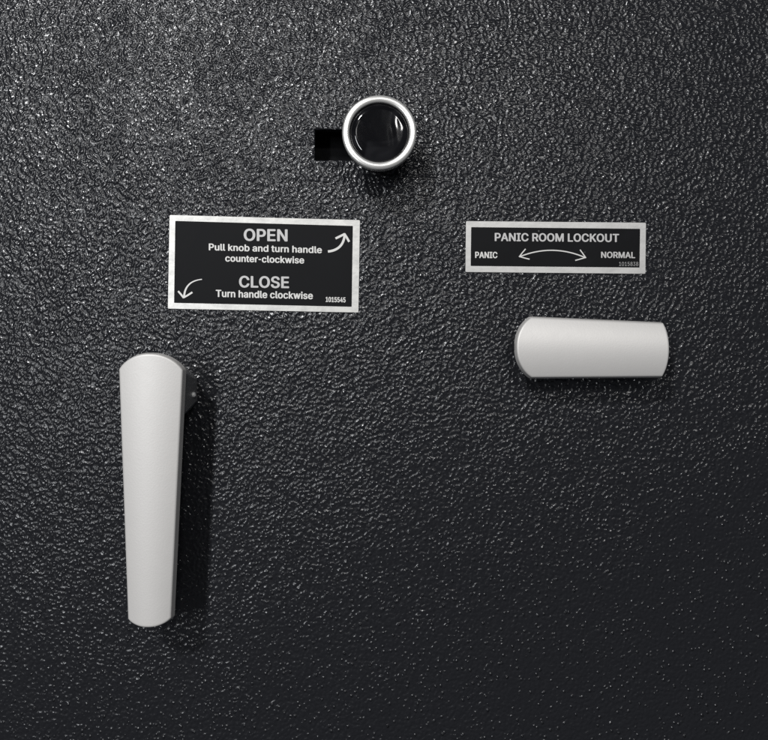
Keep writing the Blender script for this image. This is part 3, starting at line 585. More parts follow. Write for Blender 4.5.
'U': (0.5172,[259,-8,230,-7,203,-2,177,5,154,15,133,28,114,43,98,60,85,80,74,101,66,124,62,148,60,173,60,509,124,509,124,178,125,160,128,144,133,128,141,113,150,99,160,87,173,77,187,68,203,61,220,56,239,53,259,52,279,53,298,56,315,61,331,68,345,77,357,87,368,99,377,113,384,128,389,144,392,160,393,178,393,509,457,509,457,173,456,148,451,124,443,101,433,80,419,60,403,43,384,28,363,15,340,5,315,-2,288,-7],[[11,10,17],[17,16,11],[12,11,16],[16,15,12],[13,12,15],[15,14,13],[0,26,1],[25,1,26],[1,25,2],[24,2,25],[2,24,3],[24,23,3],[4,3,23],[22,4,23],[4,22,5],[22,21,5],[6,5,21],[21,20,6],[7,6,20],[20,19,7],[8,7,19],[9,8,19],[19,18,9],[10,9,18],[17,10,18],[30,29,52],[52,29,53],[28,53,29],[31,51,50],[32,31,50],[30,52,51],[51,31,30],[45,44,36],[37,36,44],[44,43,37],[38,37,43],[43,42,38],[39,38,42],[42,41,39],[40,39,41],[32,50,49],[33,32,49],[49,48,33],[34,33,48],[48,47,34],[35,34,47],[47,46,35],[46,45,35],[45,36,35],[53,28,0],[28,27,0],[26,0,27]]),
'a': (0.3892,[160,-9,142,-8,126,-5,110,-1,94,5,80,12,68,22,57,32,48,45,40,58,35,73,31,90,30,108,31,123,34,138,38,150,43,161,50,171,58,179,67,187,78,193,89,199,100,203,112,207,125,211,138,213,152,216,165,218,178,220,194,222,209,224,222,225,234,227,244,228,252,230,259,232,265,235,270,238,273,243,275,248,276,255,276,257,275,268,273,279,271,288,267,297,262,304,256,311,248,317,240,322,230,326,220,329,208,330,196,331,183,330,171,329,159,326,149,322,140,318,132,313,124,307,118,301,112,294,107,288,103,281,100,274,41,291,48,308,57,322,67,335,79,346,91,355,104,364,118,370,133,375,148,379,163,382,179,384,194,384,204,384,215,383,227,382,239,379,251,376,263,372,275,367,286,360,296,353,306,343,315,333,322,320,329,306,333,290,336,272,337,251,337,0,277,0,277,52,272,52,269,45,264,38,258,32,252,25,244,18,236,12,226,6,215,1,203,-3,190,-6,176,-8,170,45,187,46,202,49,216,53,228,59,239,66,248,74,257,83,263,93,269,104,272,115,275,126,276,138,276,190,273,188,270,186,265,184,259,182,253,180,246,179,239,177,231,176,223,175,216,173,208,172,200,171,193,170,186,169,181,169,175,168,165,166,154,164,144,162,134,159,125,155,117,150,110,145,103,139,98,132,95,124,93,115,92,105,92,95,94,87,98,79,102,72,107,66,114,61,121,56,130,52,139,49,149,47,159,46],[[5,156,6],[7,6,156],[156,155,7],[8,7,155],[155,154,8],[9,8,154],[154,153,9],[10,9,153],[153,152,10],[11,10,152],[152,151,11],[12,11,151],[151,150,12],[13,12,150],[14,13,150],[150,149,14],[15,14,149],[149,148,15],[16,15,148],[17,16,148],[148,147,17],[18,17,147],[19,18,147],[67,66,65],[65,64,67],[68,67,64],[64,63,68],[159,2,160],[23,144,143],[143,24,23],[27,140,139],[138,137,28],[27,139,138],[138,28,27],[109,110,0],[162,0,110],[26,141,140],[140,27,26],[75,56,55],[76,75,55],[55,54,76],[54,77,76],[0,162,1],[162,161,1],[2,1,161],[160,2,161],[24,143,142],[25,24,142],[142,141,25],[141,26,25],[73,58,57],[74,73,57],[57,56,74],[56,75,74],[2,159,3],[159,158,3],[4,3,158],[158,157,4],[5,4,157],[156,5,157],[19,147,146],[20,19,146],[21,20,146],[146,145,21],[22,21,145],[145,144,22],[144,23,22],[68,63,62],[69,68,62],[62,61,69],[70,69,61],[61,60,70],[71,70,60],[60,59,71],[72,71,59],[59,58,72],[58,73,72],[111,108,107],[107,112,111],[29,136,135],[53,79,78],[30,134,133],[133,132,30],[132,31,30],[112,107,106],[29,135,134],[134,30,29],[79,53,52],[52,80,79],[33,129,128],[103,102,114],[32,130,129],[129,33,32],[49,83,50],[82,50,83],[112,106,105],[113,112,105],[105,104,113],[104,103,113],[103,114,113],[31,132,131],[131,130,31],[130,32,31],[50,82,51],[82,81,51],[52,51,81],[80,52,81],[95,97,96],[122,121,95],[95,94,122],[123,122,94],[40,39,94],[41,40,94],[94,93,41],[42,41,93],[93,92,42],[43,42,92],[92,91,43],[117,98,97],[118,117,97],[119,118,97],[120,119,97],[97,95,120],[95,121,120],[125,124,123],[36,35,123],[37,36,123],[38,37,123],[123,94,38],[94,39,38],[43,91,44],[91,90,44],[45,44,90],[90,89,45],[46,45,89],[89,88,46],[88,87,46],[114,102,101],[115,114,101],[101,100,115],[100,99,115],[116,115,99],[99,98,116],[98,117,116],[33,128,127],[34,33,127],[127,126,34],[126,125,34],[125,123,34],[123,35,34],[46,87,47],[87,86,47],[48,47,86],[86,85,48],[49,48,85],[85,84,49],[83,49,84],[110,109,108],[108,111,110],[28,137,136],[136,29,28],[53,78,54],[77,54,78]]),
'b': (0.4244,[229,-8,213,-7,198,-5,184,-1,172,4,162,10,153,17,145,24,138,31,132,39,127,46,122,53,118,59,112,59,112,0,53,0,53,509,114,509,114,319,118,319,122,325,127,331,132,338,137,346,144,353,152,360,161,367,171,373,183,378,197,381,212,384,229,384,252,383,274,378,294,371,313,361,330,347,345,332,359,313,370,293,379,270,385,245,389,218,390,189,389,160,385,133,379,108,370,84,359,64,346,45,330,29,313,16,294,5,274,-2,252,-7,220,47,237,48,253,51,267,57,279,66,291,76,301,88,309,101,316,117,321,133,325,151,327,170,328,189,327,209,325,227,321,245,316,261,309,276,301,290,291,301,280,311,267,319,253,325,237,329,220,330,203,329,188,325,174,320,161,312,150,302,140,291,132,278,125,263,120,247,116,229,113,210,113,189,113,169,116,150,120,132,125,115,132,100,140,86,150,75,162,65,174,57,188,51,204,48],[[15,14,13],[91,90,15],[16,15,90],[93,92,15],[91,15,92],[89,18,90],[16,90,18],[13,12,96],[96,95,13],[95,94,13],[15,13,94],[93,15,94],[18,89,88],[88,87,18],[87,86,18],[86,19,18],[2,102,3],[101,3,102],[3,101,4],[5,4,101],[100,5,101],[28,27,81],[81,80,28],[80,29,28],[5,100,6],[7,6,100],[8,7,100],[99,8,100],[23,83,82],[24,23,82],[25,24,82],[26,25,82],[82,81,26],[81,27,26],[8,99,9],[10,9,99],[99,98,10],[11,10,98],[12,11,98],[98,97,12],[96,12,97],[19,86,85],[85,84,19],[20,19,84],[21,20,84],[84,83,21],[22,21,83],[83,23,22],[16,18,17],[55,1,0],[79,31,30],[54,57,56],[32,78,77],[54,56,0],[55,0,56],[31,79,78],[78,32,31],[76,75,34],[33,76,34],[57,54,53],[58,57,53],[53,52,58],[52,59,58],[76,33,77],[32,77,33],[47,46,63],[64,63,46],[46,45,64],[65,64,45],[45,44,65],[66,65,44],[44,43,66],[67,66,43],[68,67,43],[43,42,68],[69,68,42],[42,41,69],[70,69,41],[41,40,70],[71,70,40],[40,39,71],[59,52,51],[51,50,59],[60,59,50],[50,49,60],[61,60,49],[49,48,61],[62,61,48],[48,47,62],[47,63,62],[71,39,72],[39,38,72],[73,72,38],[38,37,73],[74,73,37],[37,36,74],[75,74,36],[36,35,75],[34,75,35],[102,2,1],[1,55,102],[79,30,80],[29,80,30]]),
'c': (0.3957,[207,-8,182,-7,159,-2,137,6,117,16,98,30,82,46,68,64,56,85,46,108,40,133,36,159,34,187,36,216,40,243,46,268,56,291,68,312,82,330,98,346,117,360,137,371,159,378,182,383,207,384,221,384,234,383,247,380,260,377,272,373,284,368,295,362,305,356,315,349,324,341,332,332,340,322,347,312,353,301,358,289,362,277,303,262,301,269,298,276,294,283,290,289,286,295,281,301,276,306,270,311,264,315,257,319,250,322,242,325,234,327,226,329,217,329,207,330,189,329,173,325,158,319,145,310,134,300,124,287,115,274,108,258,103,242,99,224,97,206,96,187,97,169,99,151,103,134,108,117,115,102,124,89,134,76,145,66,158,57,173,51,189,48,207,46,217,47,226,48,234,49,243,52,250,54,258,58,264,62,271,66,277,71,282,76,287,82,292,89,296,95,299,102,302,110,304,117,363,102,359,90,354,78,348,67,341,56,334,46,325,37,316,29,306,21,296,15,285,9,273,4,261,-1,248,-4,235,-6,221,-8],[[8,7,74],[74,73,8],[9,8,73],[73,72,9],[10,9,72],[72,71,10],[11,10,71],[71,70,11],[12,11,70],[69,12,70],[12,69,68],[13,12,68],[68,67,13],[14,13,67],[67,66,14],[15,14,66],[66,65,15],[16,15,65],[65,64,16],[17,16,64],[2,79,3],[79,78,3],[60,59,21],[59,22,21],[0,81,1],[80,1,81],[58,57,23],[24,56,25],[113,83,82],[25,56,55],[113,82,0],[81,0,82],[56,24,57],[23,57,24],[1,80,2],[79,2,80],[22,59,58],[58,23,22],[3,78,4],[78,77,4],[5,4,77],[77,76,5],[6,5,76],[76,75,6],[7,6,75],[74,7,75],[17,64,63],[18,17,63],[63,62,18],[19,18,62],[62,61,19],[20,19,61],[61,60,20],[60,21,20],[84,112,111],[111,85,84],[85,111,110],[110,86,85],[52,28,53],[27,53,28],[86,110,109],[87,86,109],[109,108,87],[108,88,87],[51,50,30],[30,29,51],[52,51,29],[28,52,29],[103,102,93],[94,93,102],[102,101,94],[95,94,101],[101,100,95],[96,95,100],[100,99,96],[97,96,99],[99,98,97],[40,39,41],[42,41,39],[39,38,42],[43,42,38],[38,37,43],[44,43,37],[37,36,44],[88,108,107],[89,88,107],[107,106,89],[90,89,106],[106,105,90],[91,90,105],[105,104,91],[92,91,104],[104,103,92],[103,93,92],[44,36,45],[36,35,45],[46,45,35],[35,34,46],[47,46,34],[34,33,47],[48,47,33],[33,32,48],[49,48,32],[32,31,49],[50,49,31],[30,50,31],[83,113,112],[112,84,83],[53,27,54],[27,26,54],[55,54,26],[25,55,26]]),
'd': (0.4244,[195,-8,172,-7,151,-2,130,5,111,16,94,29,79,45,66,64,55,84,46,108,39,133,35,160,34,189,35,218,39,245,46,270,55,293,66,313,79,332,95,347,112,361,131,371,151,378,173,383,196,384,213,384,228,381,241,378,253,373,263,367,272,360,280,353,287,346,293,338,298,331,303,325,306,319,311,319,311,509,372,509,372,0,313,0,313,59,307,59,303,53,298,46,293,39,287,31,280,24,272,17,263,10,252,4,241,-1,227,-5,212,-7,205,47,221,48,236,51,250,57,263,65,274,75,284,86,293,100,299,115,305,132,309,150,311,169,312,189,311,210,309,229,305,247,300,263,293,278,284,291,275,302,263,312,251,320,237,325,221,329,205,330,187,329,172,325,157,319,145,311,133,301,124,290,115,276,108,261,103,245,99,227,97,209,96,189,97,170,99,151,103,133,109,117,115,101,124,88,134,76,145,66,158,57,172,51,188,48],[[9,8,95],[95,94,9],[10,9,94],[94,93,10],[11,10,93],[93,92,11],[12,11,92],[92,91,12],[91,90,12],[13,12,90],[90,89,13],[14,13,89],[89,88,14],[15,14,88],[88,87,15],[16,15,87],[54,55,0],[102,0,55],[79,24,80],[0,102,1],[101,1,102],[23,81,80],[80,24,23],[1,101,2],[101,100,2],[3,2,100],[99,3,100],[20,83,82],[21,20,82],[22,21,82],[82,81,22],[81,23,22],[3,99,4],[5,4,99],[99,98,5],[6,5,98],[98,97,6],[7,6,97],[97,96,7],[8,7,96],[95,8,96],[16,87,86],[17,16,86],[86,85,17],[18,17,85],[85,84,18],[19,18,84],[84,83,19],[83,20,19],[25,78,26],[27,77,28],[56,53,52],[57,56,52],[52,51,57],[77,27,78],[26,78,27],[57,51,50],[58,57,50],[50,49,58],[49,48,58],[48,47,58],[47,59,58],[31,30,76],[30,29,76],[77,76,29],[28,77,29],[42,41,40],[67,66,40],[68,67,40],[40,39,68],[40,66,65],[37,69,68],[68,39,37],[43,42,62],[63,62,42],[64,63,42],[42,40,64],[40,65,64],[69,37,70],[71,70,37],[72,71,37],[37,36,72],[37,39,38],[59,47,46],[46,45,59],[60,59,45],[45,44,60],[44,43,60],[61,60,43],[43,62,61],[72,36,73],[74,73,36],[36,35,74],[35,34,74],[75,74,34],[34,33,75],[33,32,75],[76,75,32],[31,76,32],[53,56,54],[55,54,56],[78,25,79],[24,79,25]]),
'e': (0.4039,[212,-8,185,-7,161,-2,138,6,117,16,98,30,82,46,68,64,56,85,46,108,40,132,35,159,34,187,35,215,39,242,46,267,55,290,67,311,81,329,97,346,115,359,135,370,157,378,180,383,205,384,221,384,236,382,251,379,266,374,280,368,294,361,307,351,319,341,331,329,341,315,350,299,357,282,363,263,368,242,370,219,371,194,371,169,75,169,75,221,338,221,310,202,309,220,307,237,303,254,298,269,291,282,283,294,273,305,263,314,250,321,237,326,222,329,205,330,189,329,173,326,159,321,146,313,135,304,125,294,116,282,109,270,103,256,99,241,97,226,96,211,96,178,97,157,100,139,104,122,110,106,118,92,128,80,139,70,151,61,165,55,179,50,195,47,212,46,224,47,234,48,244,50,254,53,263,56,271,61,278,66,285,73,292,80,297,88,302,96,306,105,365,91,360,77,353,63,345,51,335,39,324,29,311,19,298,11,283,4,266,-1,249,-5,231,-7,309,221,96,221,96,169],[[11,10,42],[12,11,42],[42,43,12],[13,12,43],[14,13,43],[15,14,43],[9,8,73],[73,72,9],[10,9,72],[42,10,72],[72,71,42],[70,69,42],[43,42,69],[68,67,43],[15,43,67],[67,66,15],[16,15,66],[66,65,16],[17,16,65],[3,78,4],[78,77,4],[62,61,20],[61,21,20],[80,79,2],[22,60,59],[59,23,22],[81,1,0],[0,82,81],[57,24,58],[80,2,1],[1,81,80],[23,59,58],[58,24,23],[2,79,3],[78,3,79],[21,61,60],[60,22,21],[4,77,5],[77,76,5],[6,5,76],[76,75,6],[7,6,75],[75,74,7],[8,7,74],[73,8,74],[17,65,64],[18,17,64],[64,63,18],[19,18,63],[63,62,19],[62,20,19],[106,84,83],[25,56,26],[84,106,105],[105,85,84],[26,56,55],[55,27,26],[85,105,104],[86,85,104],[104,103,86],[103,87,86],[30,29,53],[54,53,29],[29,28,54],[55,54,28],[27,55,28],[40,39,44],[39,38,44],[38,37,44],[97,96,93],[94,93,96],[96,95,94],[41,45,70],[41,40,45],[40,44,45],[46,45,44],[44,37,47],[48,47,37],[37,36,48],[49,48,36],[36,35,49],[87,103,102],[88,87,102],[102,101,88],[89,88,101],[101,100,89],[90,89,100],[100,99,90],[91,90,99],[99,98,91],[92,91,98],[98,97,92],[97,93,92],[49,35,50],[35,34,50],[34,33,50],[51,50,33],[33,32,51],[52,51,32],[32,31,52],[53,52,31],[30,53,31],[106,83,0],[82,0,83],[69,70,45],[45,46,69],[56,25,57],[24,57,25],[42,71,109],[70,42,109],[44,47,107],[46,44,107],[43,69,108],[68,43,108],[69,46,107],[107,108,69],[41,70,109]]),
'h': (0.41,[114,227,114,0,53,0,53,509,114,509,114,287,102,287,112,312,124,332,137,349,152,362,169,372,187,379,207,383,227,384,246,383,264,380,280,376,295,369,309,360,321,349,332,336,341,321,348,304,353,285,356,264,357,240,357,0,296,0,296,235,295,256,290,275,283,291,273,304,260,315,246,323,229,328,210,329,197,328,184,326,172,322,161,317,150,311,141,303,133,293,126,283,121,271,117,257,114,243,114,315],[[3,2,6],[1,0,2],[6,2,0],[3,6,7],[6,0,48],[48,47,6],[47,46,6],[46,5,6],[7,6,5],[39,38,11],[38,12,11],[9,42,41],[41,40,9],[10,9,40],[40,39,10],[39,11,10],[5,46,45],[45,44,5],[43,42,8],[42,9,8],[3,7,4],[13,37,14],[36,35,15],[14,37,36],[36,15,14],[34,17,35],[17,16,35],[15,35,16],[29,28,27],[27,26,29],[30,29,26],[26,25,30],[25,24,30],[30,24,31],[24,23,31],[32,31,23],[23,22,32],[22,21,32],[33,32,21],[21,20,33],[20,19,33],[34,33,19],[19,18,34],[17,34,18],[12,38,37],[37,13,12],[44,43,8],[49,5,8],[5,44,8],[7,5,49],[4,7,49]]),
'i': (0.1666,[53,0,53,379,114,379,114,0,84,443,75,444,67,446,60,449,54,455,48,461,44,468,42,475,41,483,42,491,44,499,48,506,54,512,60,517,67,521,75,523,84,524,92,523,100,521,107,517,114,512,119,506,123,499,126,491,126,483,126,475,123,468,119,461,114,455,107,449,100,446,92,444],[[11,10,9],[12,11,9],[13,12,15],[15,14,13],[16,8,7],[7,17,16],[18,6,5],[5,19,18],[17,7,6],[6,18,17],[12,9,8],[8,16,12],[15,12,16],[35,22,21],[23,34,33],[22,35,34],[34,23,22],[30,29,31],[29,28,31],[32,31,28],[24,32,28],[25,24,28],[28,27,25],[27,26,25],[23,33,32],[32,24,23],[1,0,3],[3,2,1],[35,21,4],[21,20,4],[5,4,20],[19,5,20]]),
'k': (0.3807,[110,137,110,212,121,212,284,379,360,379,184,199,177,199,53,0,53,509,114,509,114,0,294,0,148,186,191,229,372,0,114,212,114,140,154,178,201,217],[[1,15,9],[0,7,10],[7,0,1],[8,7,1],[1,9,8],[5,13,6],[11,14,5],[13,5,18],[4,3,13],[1,0,16],[12,6,13],[13,3,2],[5,14,18],[0,10,16],[6,12,17],[12,2,15],[15,16,12],[15,1,16],[5,6,17],[11,5,17],[12,16,17],[2,12,13],[4,13,18]]),
'l': (0.1891,[139,-2,119,-1,101,3,86,10,74,20,65,33,58,47,54,65,53,84,53,509,114,509,114,99,114,87,115,77,117,68,120,62,124,58,130,54,137,53,146,52,150,52,154,52,158,52,160,53,163,53,165,53,167,54,170,54,181,3,176,2,172,1,167,0,162,-1,156,-2,151,-2,145,-2],[[9,8,11],[18,17,1],[1,17,2],[17,16,2],[3,2,16],[4,3,16],[16,15,4],[5,4,15],[15,14,5],[6,5,14],[7,6,14],[14,13,7],[8,7,13],[13,12,8],[11,8,12],[9,11,10],[0,35,19],[19,35,34],[20,19,34],[34,33,20],[33,21,20],[29,28,26],[27,26,28],[25,24,30],[30,29,25],[29,26,25],[21,33,32],[22,21,32],[32,31,22],[23,22,31],[31,30,23],[30,24,23],[18,1,0],[0,19,18]]),
'n': (0.4097,[114,227,114,0,53,0,53,379,112,379,112,287,102,287,112,312,124,332,137,349,152,362,169,372,187,379,207,383,227,384,246,383,264,380,280,376,295,369,309,360,321,349,332,336,341,321,348,304,353,285,356,264,357,240,357,0,296,0,296,235,295,256,290,275,283,291,273,304,260,315,246,323,229,328,210,329,197,328,184,326,172,322,161,317,150,311,141,303,133,293,126,283,121,271,117,257,114,243,112,311],[[1,0,2],[3,2,0],[6,3,0],[0,48,6],[48,47,6],[47,46,6],[5,6,46],[3,6,4],[39,38,11],[38,12,11],[9,42,41],[41,40,9],[10,9,40],[40,39,10],[39,11,10],[5,46,45],[45,44,5],[7,5,44],[44,43,7],[8,7,43],[43,42,8],[42,9,8],[13,37,14],[36,35,15],[14,37,36],[36,15,14],[34,17,35],[17,16,35],[15,35,16],[29,28,27],[27,26,29],[30,29,26],[26,25,30],[25,24,30],[30,24,31],[24,23,31],[32,31,23],[23,22,32],[22,21,32],[33,32,21],[21,20,33],[20,19,33],[34,33,19],[19,18,34],[17,34,18],[12,38,37],[37,13,12],[5,7,49],[6,5,49],[4,6,49]]),
'o': (0.4152,[207,-8,182,-7,159,-2,137,6,117,16,98,30,82,46,68,64,56,85,46,108,40,133,36,159,34,187,36,216,40,243,46,268,56,291,68,312,82,330,98,346,117,360,137,371,159,378,182,383,207,384,233,383,256,378,278,371,299,360,317,346,333,330,347,312,359,291,369,268,376,243,380,216,381,187,380,159,376,133,369,108,359,85,347,64,333,46,317,30,299,16,278,6,256,-2,233,-7,207,46,226,48,242,51,257,57,270,66,282,76,292,89,300,102,307,117,312,134,316,151,318,169,319,187,318,206,316,224,312,242,307,258,300,274,292,287,282,300,270,310,257,319,242,325,226,329,207,330,189,329,173,325,158,319,145,310,134,300,124,287,115,274,108,258,103,242,99,224,97,206,96,187,97,169,99,151,103,134,108,117,115,102,124,89,134,76,145,66,158,57,173,51,189,48],[[9,8,88],[88,87,9],[10,9,87],[87,86,10],[11,10,86],[86,85,11],[12,11,85],[85,84,12],[84,83,12],[13,12,83],[83,82,13],[14,13,82],[82,81,14],[15,14,81],[81,80,15],[16,15,80],[0,48,1],[95,1,48],[1,95,2],[94,2,95],[22,74,73],[73,23,22],[2,94,3],[94,93,3],[4,3,93],[92,4,93],[20,76,75],[21,20,75],[75,74,21],[74,22,21],[4,92,5],[92,91,5],[6,5,91],[91,90,6],[7,6,90],[90,89,7],[8,7,89],[88,8,89],[16,80,79],[17,16,79],[79,78,17],[18,17,78],[78,77,18],[19,18,77],[77,76,19],[76,20,19],[24,72,71],[71,25,24],[49,47,46],[46,50,49],[70,26,71],[25,71,26],[50,46,45],[51,50,45],[45,44,51],[44,52,51],[68,28,69],[28,27,69],[70,69,27],[26,70,27],[40,39,56],[57,56,39],[39,38,57],[58,57,38],[38,37,58],[59,58,37],[37,36,59],[60,59,36],[61,60,36],[36,35,61],[62,61,35],[35,34,62],[63,62,34],[34,33,63],[64,63,33],[33,32,64],[52,44,43],[53,52,43],[43,42,53],[54,53,42],[42,41,54],[55,54,41],[41,40,55],[40,56,55],[64,32,65],[32,31,65],[66,65,31],[31,30,66],[67,66,30],[30,29,67],[68,67,29],[28,68,29],[47,49,0],[48,0,49],[23,73,72],[72,24,23]]),
'r': (0.2591,[53,0,53,379,112,379,112,321,115,321,122,335,130,347,140,358,152,367,166,375,181,380,196,384,213,385,217,385,221,385,225,385,229,384,243,384,243,322,242,323,239,323,235,324,230,324,224,325,219,325,213,326,207,326,194,325,182,323,170,319,159,315,149,309,140,301,132,293,126,284,121,273,117,262,114,250,114,237,114,0],[[3,2,1],[0,39,38],[1,0,38],[38,37,1],[37,36,1],[3,1,36],[36,35,3],[6,5,31],[31,30,6],[30,7,6],[3,35,34],[34,33,3],[4,3,33],[33,32,4],[32,31,4],[31,5,4],[27,11,10],[24,13,25],[13,12,25],[26,25,12],[11,27,26],[26,12,11],[22,16,23],[16,15,23],[19,18,17],[19,17,20],[21,20,17],[21,17,22],[16,22,17],[23,15,24],[15,14,24],[13,24,14],[7,30,29],[8,7,29],[29,28,8],[9,8,28],[28,27,9],[27,10,9]]),
's': (0.365,[182,-8,163,-7,145,-5,128,-2,112,3,98,10,84,18,72,27,62,38,53,50,45,63,40,78,36,94,94,107,99,92,105,79,114,69,124,60,136,54,150,49,165,46,181,45,200,46,217,50,232,55,244,62,255,71,262,81,267,91,268,103,267,112,265,121,260,129,254,136,246,142,237,147,225,151,212,155,149,170,125,177,104,186,87,196,72,208,61,222,53,237,48,255,47,274,48,290,51,305,57,319,65,332,75,343,87,354,100,363,115,370,131,377,149,381,167,384,187,384,206,384,223,381,239,378,254,372,267,366,279,358,290,349,299,339,307,328,314,316,319,303,324,290,268,277,264,288,258,298,251,307,243,316,232,323,219,328,205,331,187,333,171,332,156,329,143,324,131,317,121,308,114,299,110,289,109,277,110,267,112,258,117,250,124,243,133,237,144,232,157,227,172,223,229,209,254,202,275,194,292,183,306,171,317,158,325,142,330,125,331,107,330,90,326,75,321,61,312,47,302,35,290,24,276,15,260,6,242,0,223,-5,203,-7],[[9,8,15],[10,9,15],[15,14,10],[11,10,14],[14,13,11],[12,11,13],[45,44,88],[46,45,88],[88,87,46],[47,46,87],[87,86,47],[48,47,86],[49,48,86],[0,21,1],[20,1,21],[1,20,2],[19,2,20],[95,94,38],[56,81,80],[80,57,56],[2,19,3],[18,3,19],[38,94,39],[94,93,39],[54,83,82],[55,54,82],[82,81,55],[81,56,55],[3,18,4],[18,17,4],[5,4,17],[6,5,17],[17,16,6],[7,6,16],[8,7,16],[15,8,16],[39,93,40],[93,92,40],[92,91,40],[41,40,91],[42,41,91],[91,90,42],[43,42,90],[90,89,43],[44,43,89],[88,44,89],[49,86,85],[50,49,85],[51,50,85],[85,84,51],[52,51,84],[84,83,52],[53,52,83],[83,54,53],[78,59,79],[58,79,59],[22,115,114],[114,23,22],[36,96,37],[77,60,78],[59,78,60],[61,76,62],[23,114,113],[24,23,113],[113,112,24],[112,25,24],[35,97,36],[96,36,97],[76,61,77],[60,77,61],[109,108,27],[108,107,27],[28,27,107],[107,106,28],[106,105,28],[29,28,105],[105,104,29],[30,29,104],[104,103,30],[103,102,30],[31,30,102],[102,101,31],[70,69,71],[72,71,69],[69,68,72],[25,112,111],[111,110,25],[26,25,110],[110,109,26],[109,27,26],[31,101,32],[101,100,32],[33,32,100],[100,99,33],[34,33,99],[99,98,34],[35,34,98],[97,35,98],[72,68,73],[68,67,73],[67,66,73],[74,73,66],[66,65,74],[75,74,65],[65,64,75],[64,63,75],[76,75,63],[62,76,63],[21,0,115],[115,22,21],[95,38,37],[37,96,95],[57,80,79],[79,58,57]]),
't': (0.2274,[204,379,204,327,6,327,6,379,65,471,126,471,126,98,127,86,128,76,132,68,136,61,142,56,150,53,159,51,170,50,173,50,177,50,181,51,185,51,190,52,194,52,198,53,202,54,213,2,208,0,203,-1,198,-2,192,-3,186,-3,180,-4,174,-4,168,-4,145,-3,125,2,107,10,92,21,80,35,72,52,67,71,65,93,126,379,126,327,65,327,65,379],[[12,32,13],[32,12,33],[12,11,33],[34,33,11],[11,10,34],[35,34,10],[36,35,10],[10,9,36],[37,36,9],[9,8,37],[38,37,8],[8,7,38],[39,38,7],[7,6,39],[41,42,6],[14,31,30],[30,15,14],[15,30,29],[16,15,29],[29,28,16],[28,17,16],[25,24,20],[21,20,24],[24,23,21],[22,21,23],[17,28,27],[18,17,27],[19,18,27],[27,26,19],[26,25,19],[25,20,19],[13,32,31],[31,14,13],[40,43,41],[43,40,5],[1,0,40],[41,1,40],[39,6,42],[3,2,42],[43,3,42],[42,41,43],[5,4,43]]),
'u': (0.41,[182,-5,164,-4,146,-1,130,4,115,11,101,20,89,31,78,44,69,59,62,76,57,95,54,116,53,139,53,379,114,379,114,144,115,123,119,105,127,89,137,75,150,64,164,56,181,52,200,50,213,51,226,53,238,57,249,62,259,69,268,77,276,86,283,97,289,109,293,122,295,137,296,153,296,379,357,379,357,0,298,0,298,92,307,92,297,67,286,47,272,30,257,17,240,7,222,0,203,-4,298,69],[[13,12,15],[15,14,13],[22,0,23],[0,22,1],[21,1,22],[1,21,2],[3,2,21],[21,20,3],[3,20,4],[5,4,20],[20,19,5],[6,5,19],[7,6,19],[19,18,7],[8,7,18],[9,8,18],[18,17,9],[10,9,17],[17,16,10],[11,10,16],[12,11,16],[15,12,16],[24,47,46],[46,25,24],[28,27,44],[25,46,45],[26,25,45],[45,44,26],[44,27,26],[38,41,39],[32,31,40],[40,41,32],[33,32,41],[34,33,41],[35,34,41],[41,38,35],[38,37,35],[37,36,35],[28,44,43],[29,28,43],[43,42,29],[30,29,42],[42,40,30],[40,31,30],[23,0,48],[48,47,23],[47,24,23],[40,42,49],[41,40,49],[39,41,49]]),
'w': (0.5671,[138,0,23,379,87,379,133,214,138,196,143,177,149,157,154,137,159,115,165,91,170,67,175,41,165,41,170,66,175,90,180,113,186,135,191,156,196,176,201,195,206,214,252,379,316,379,362,214,366,196,371,176,376,157,382,136,387,114,392,91,397,67,402,41,391,41,397,66,402,90,408,113,413,135,418,156,423,176,429,195,434,214,480,379,545,379,429,0,368,0,319,172,315,185,312,198,308,212,305,225,301,239,297,252,294,266,291,280,287,295,284,309,280,323,277,338,291,338,287,323,284,309,280,295,277,280,273,266,270,252,266,238,263,225,259,211,255,198,252,185,248,172,199,0,170,66,397,67,284,309],[[2,1,3],[8,7,0],[7,6,0],[6,5,0],[5,4,0],[1,0,4],[3,1,4],[12,11,72],[9,12,10],[11,14,13],[12,9,0],[8,0,9],[19,18,70],[70,69,19],[20,19,69],[69,68,20],[68,67,20],[56,61,74],[61,56,62],[57,62,56],[20,67,66],[66,65,20],[65,64,20],[64,63,20],[63,62,20],[62,57,20],[21,20,57],[12,0,71],[11,12,71],[14,11,71],[71,70,14],[15,14,70],[16,15,70],[17,16,70],[70,18,17],[53,59,54],[60,54,59],[59,53,58],[25,24,45],[45,24,46],[24,23,46],[47,46,23],[48,47,23],[48,23,49],[50,49,23],[51,50,23],[52,51,23],[53,52,23],[23,22,53],[58,53,22],[34,30,31],[31,30,33],[33,30,73],[30,34,73],[31,33,32],[33,29,32],[41,40,42],[39,43,42],[42,40,39],[36,35,43],[37,36,43],[38,37,43],[43,39,38],[34,31,43],[43,35,34],[43,31,44],[31,32,44],[32,29,44],[45,44,29],[29,28,45],[28,27,45],[27,26,45],[25,45,26],[54,60,55],[56,74,60],[60,59,56],[57,56,59],[59,58,57],[21,57,58],[58,22,21],[11,13,72],[10,12,72],[29,33,73],[55,60,74]]),
}


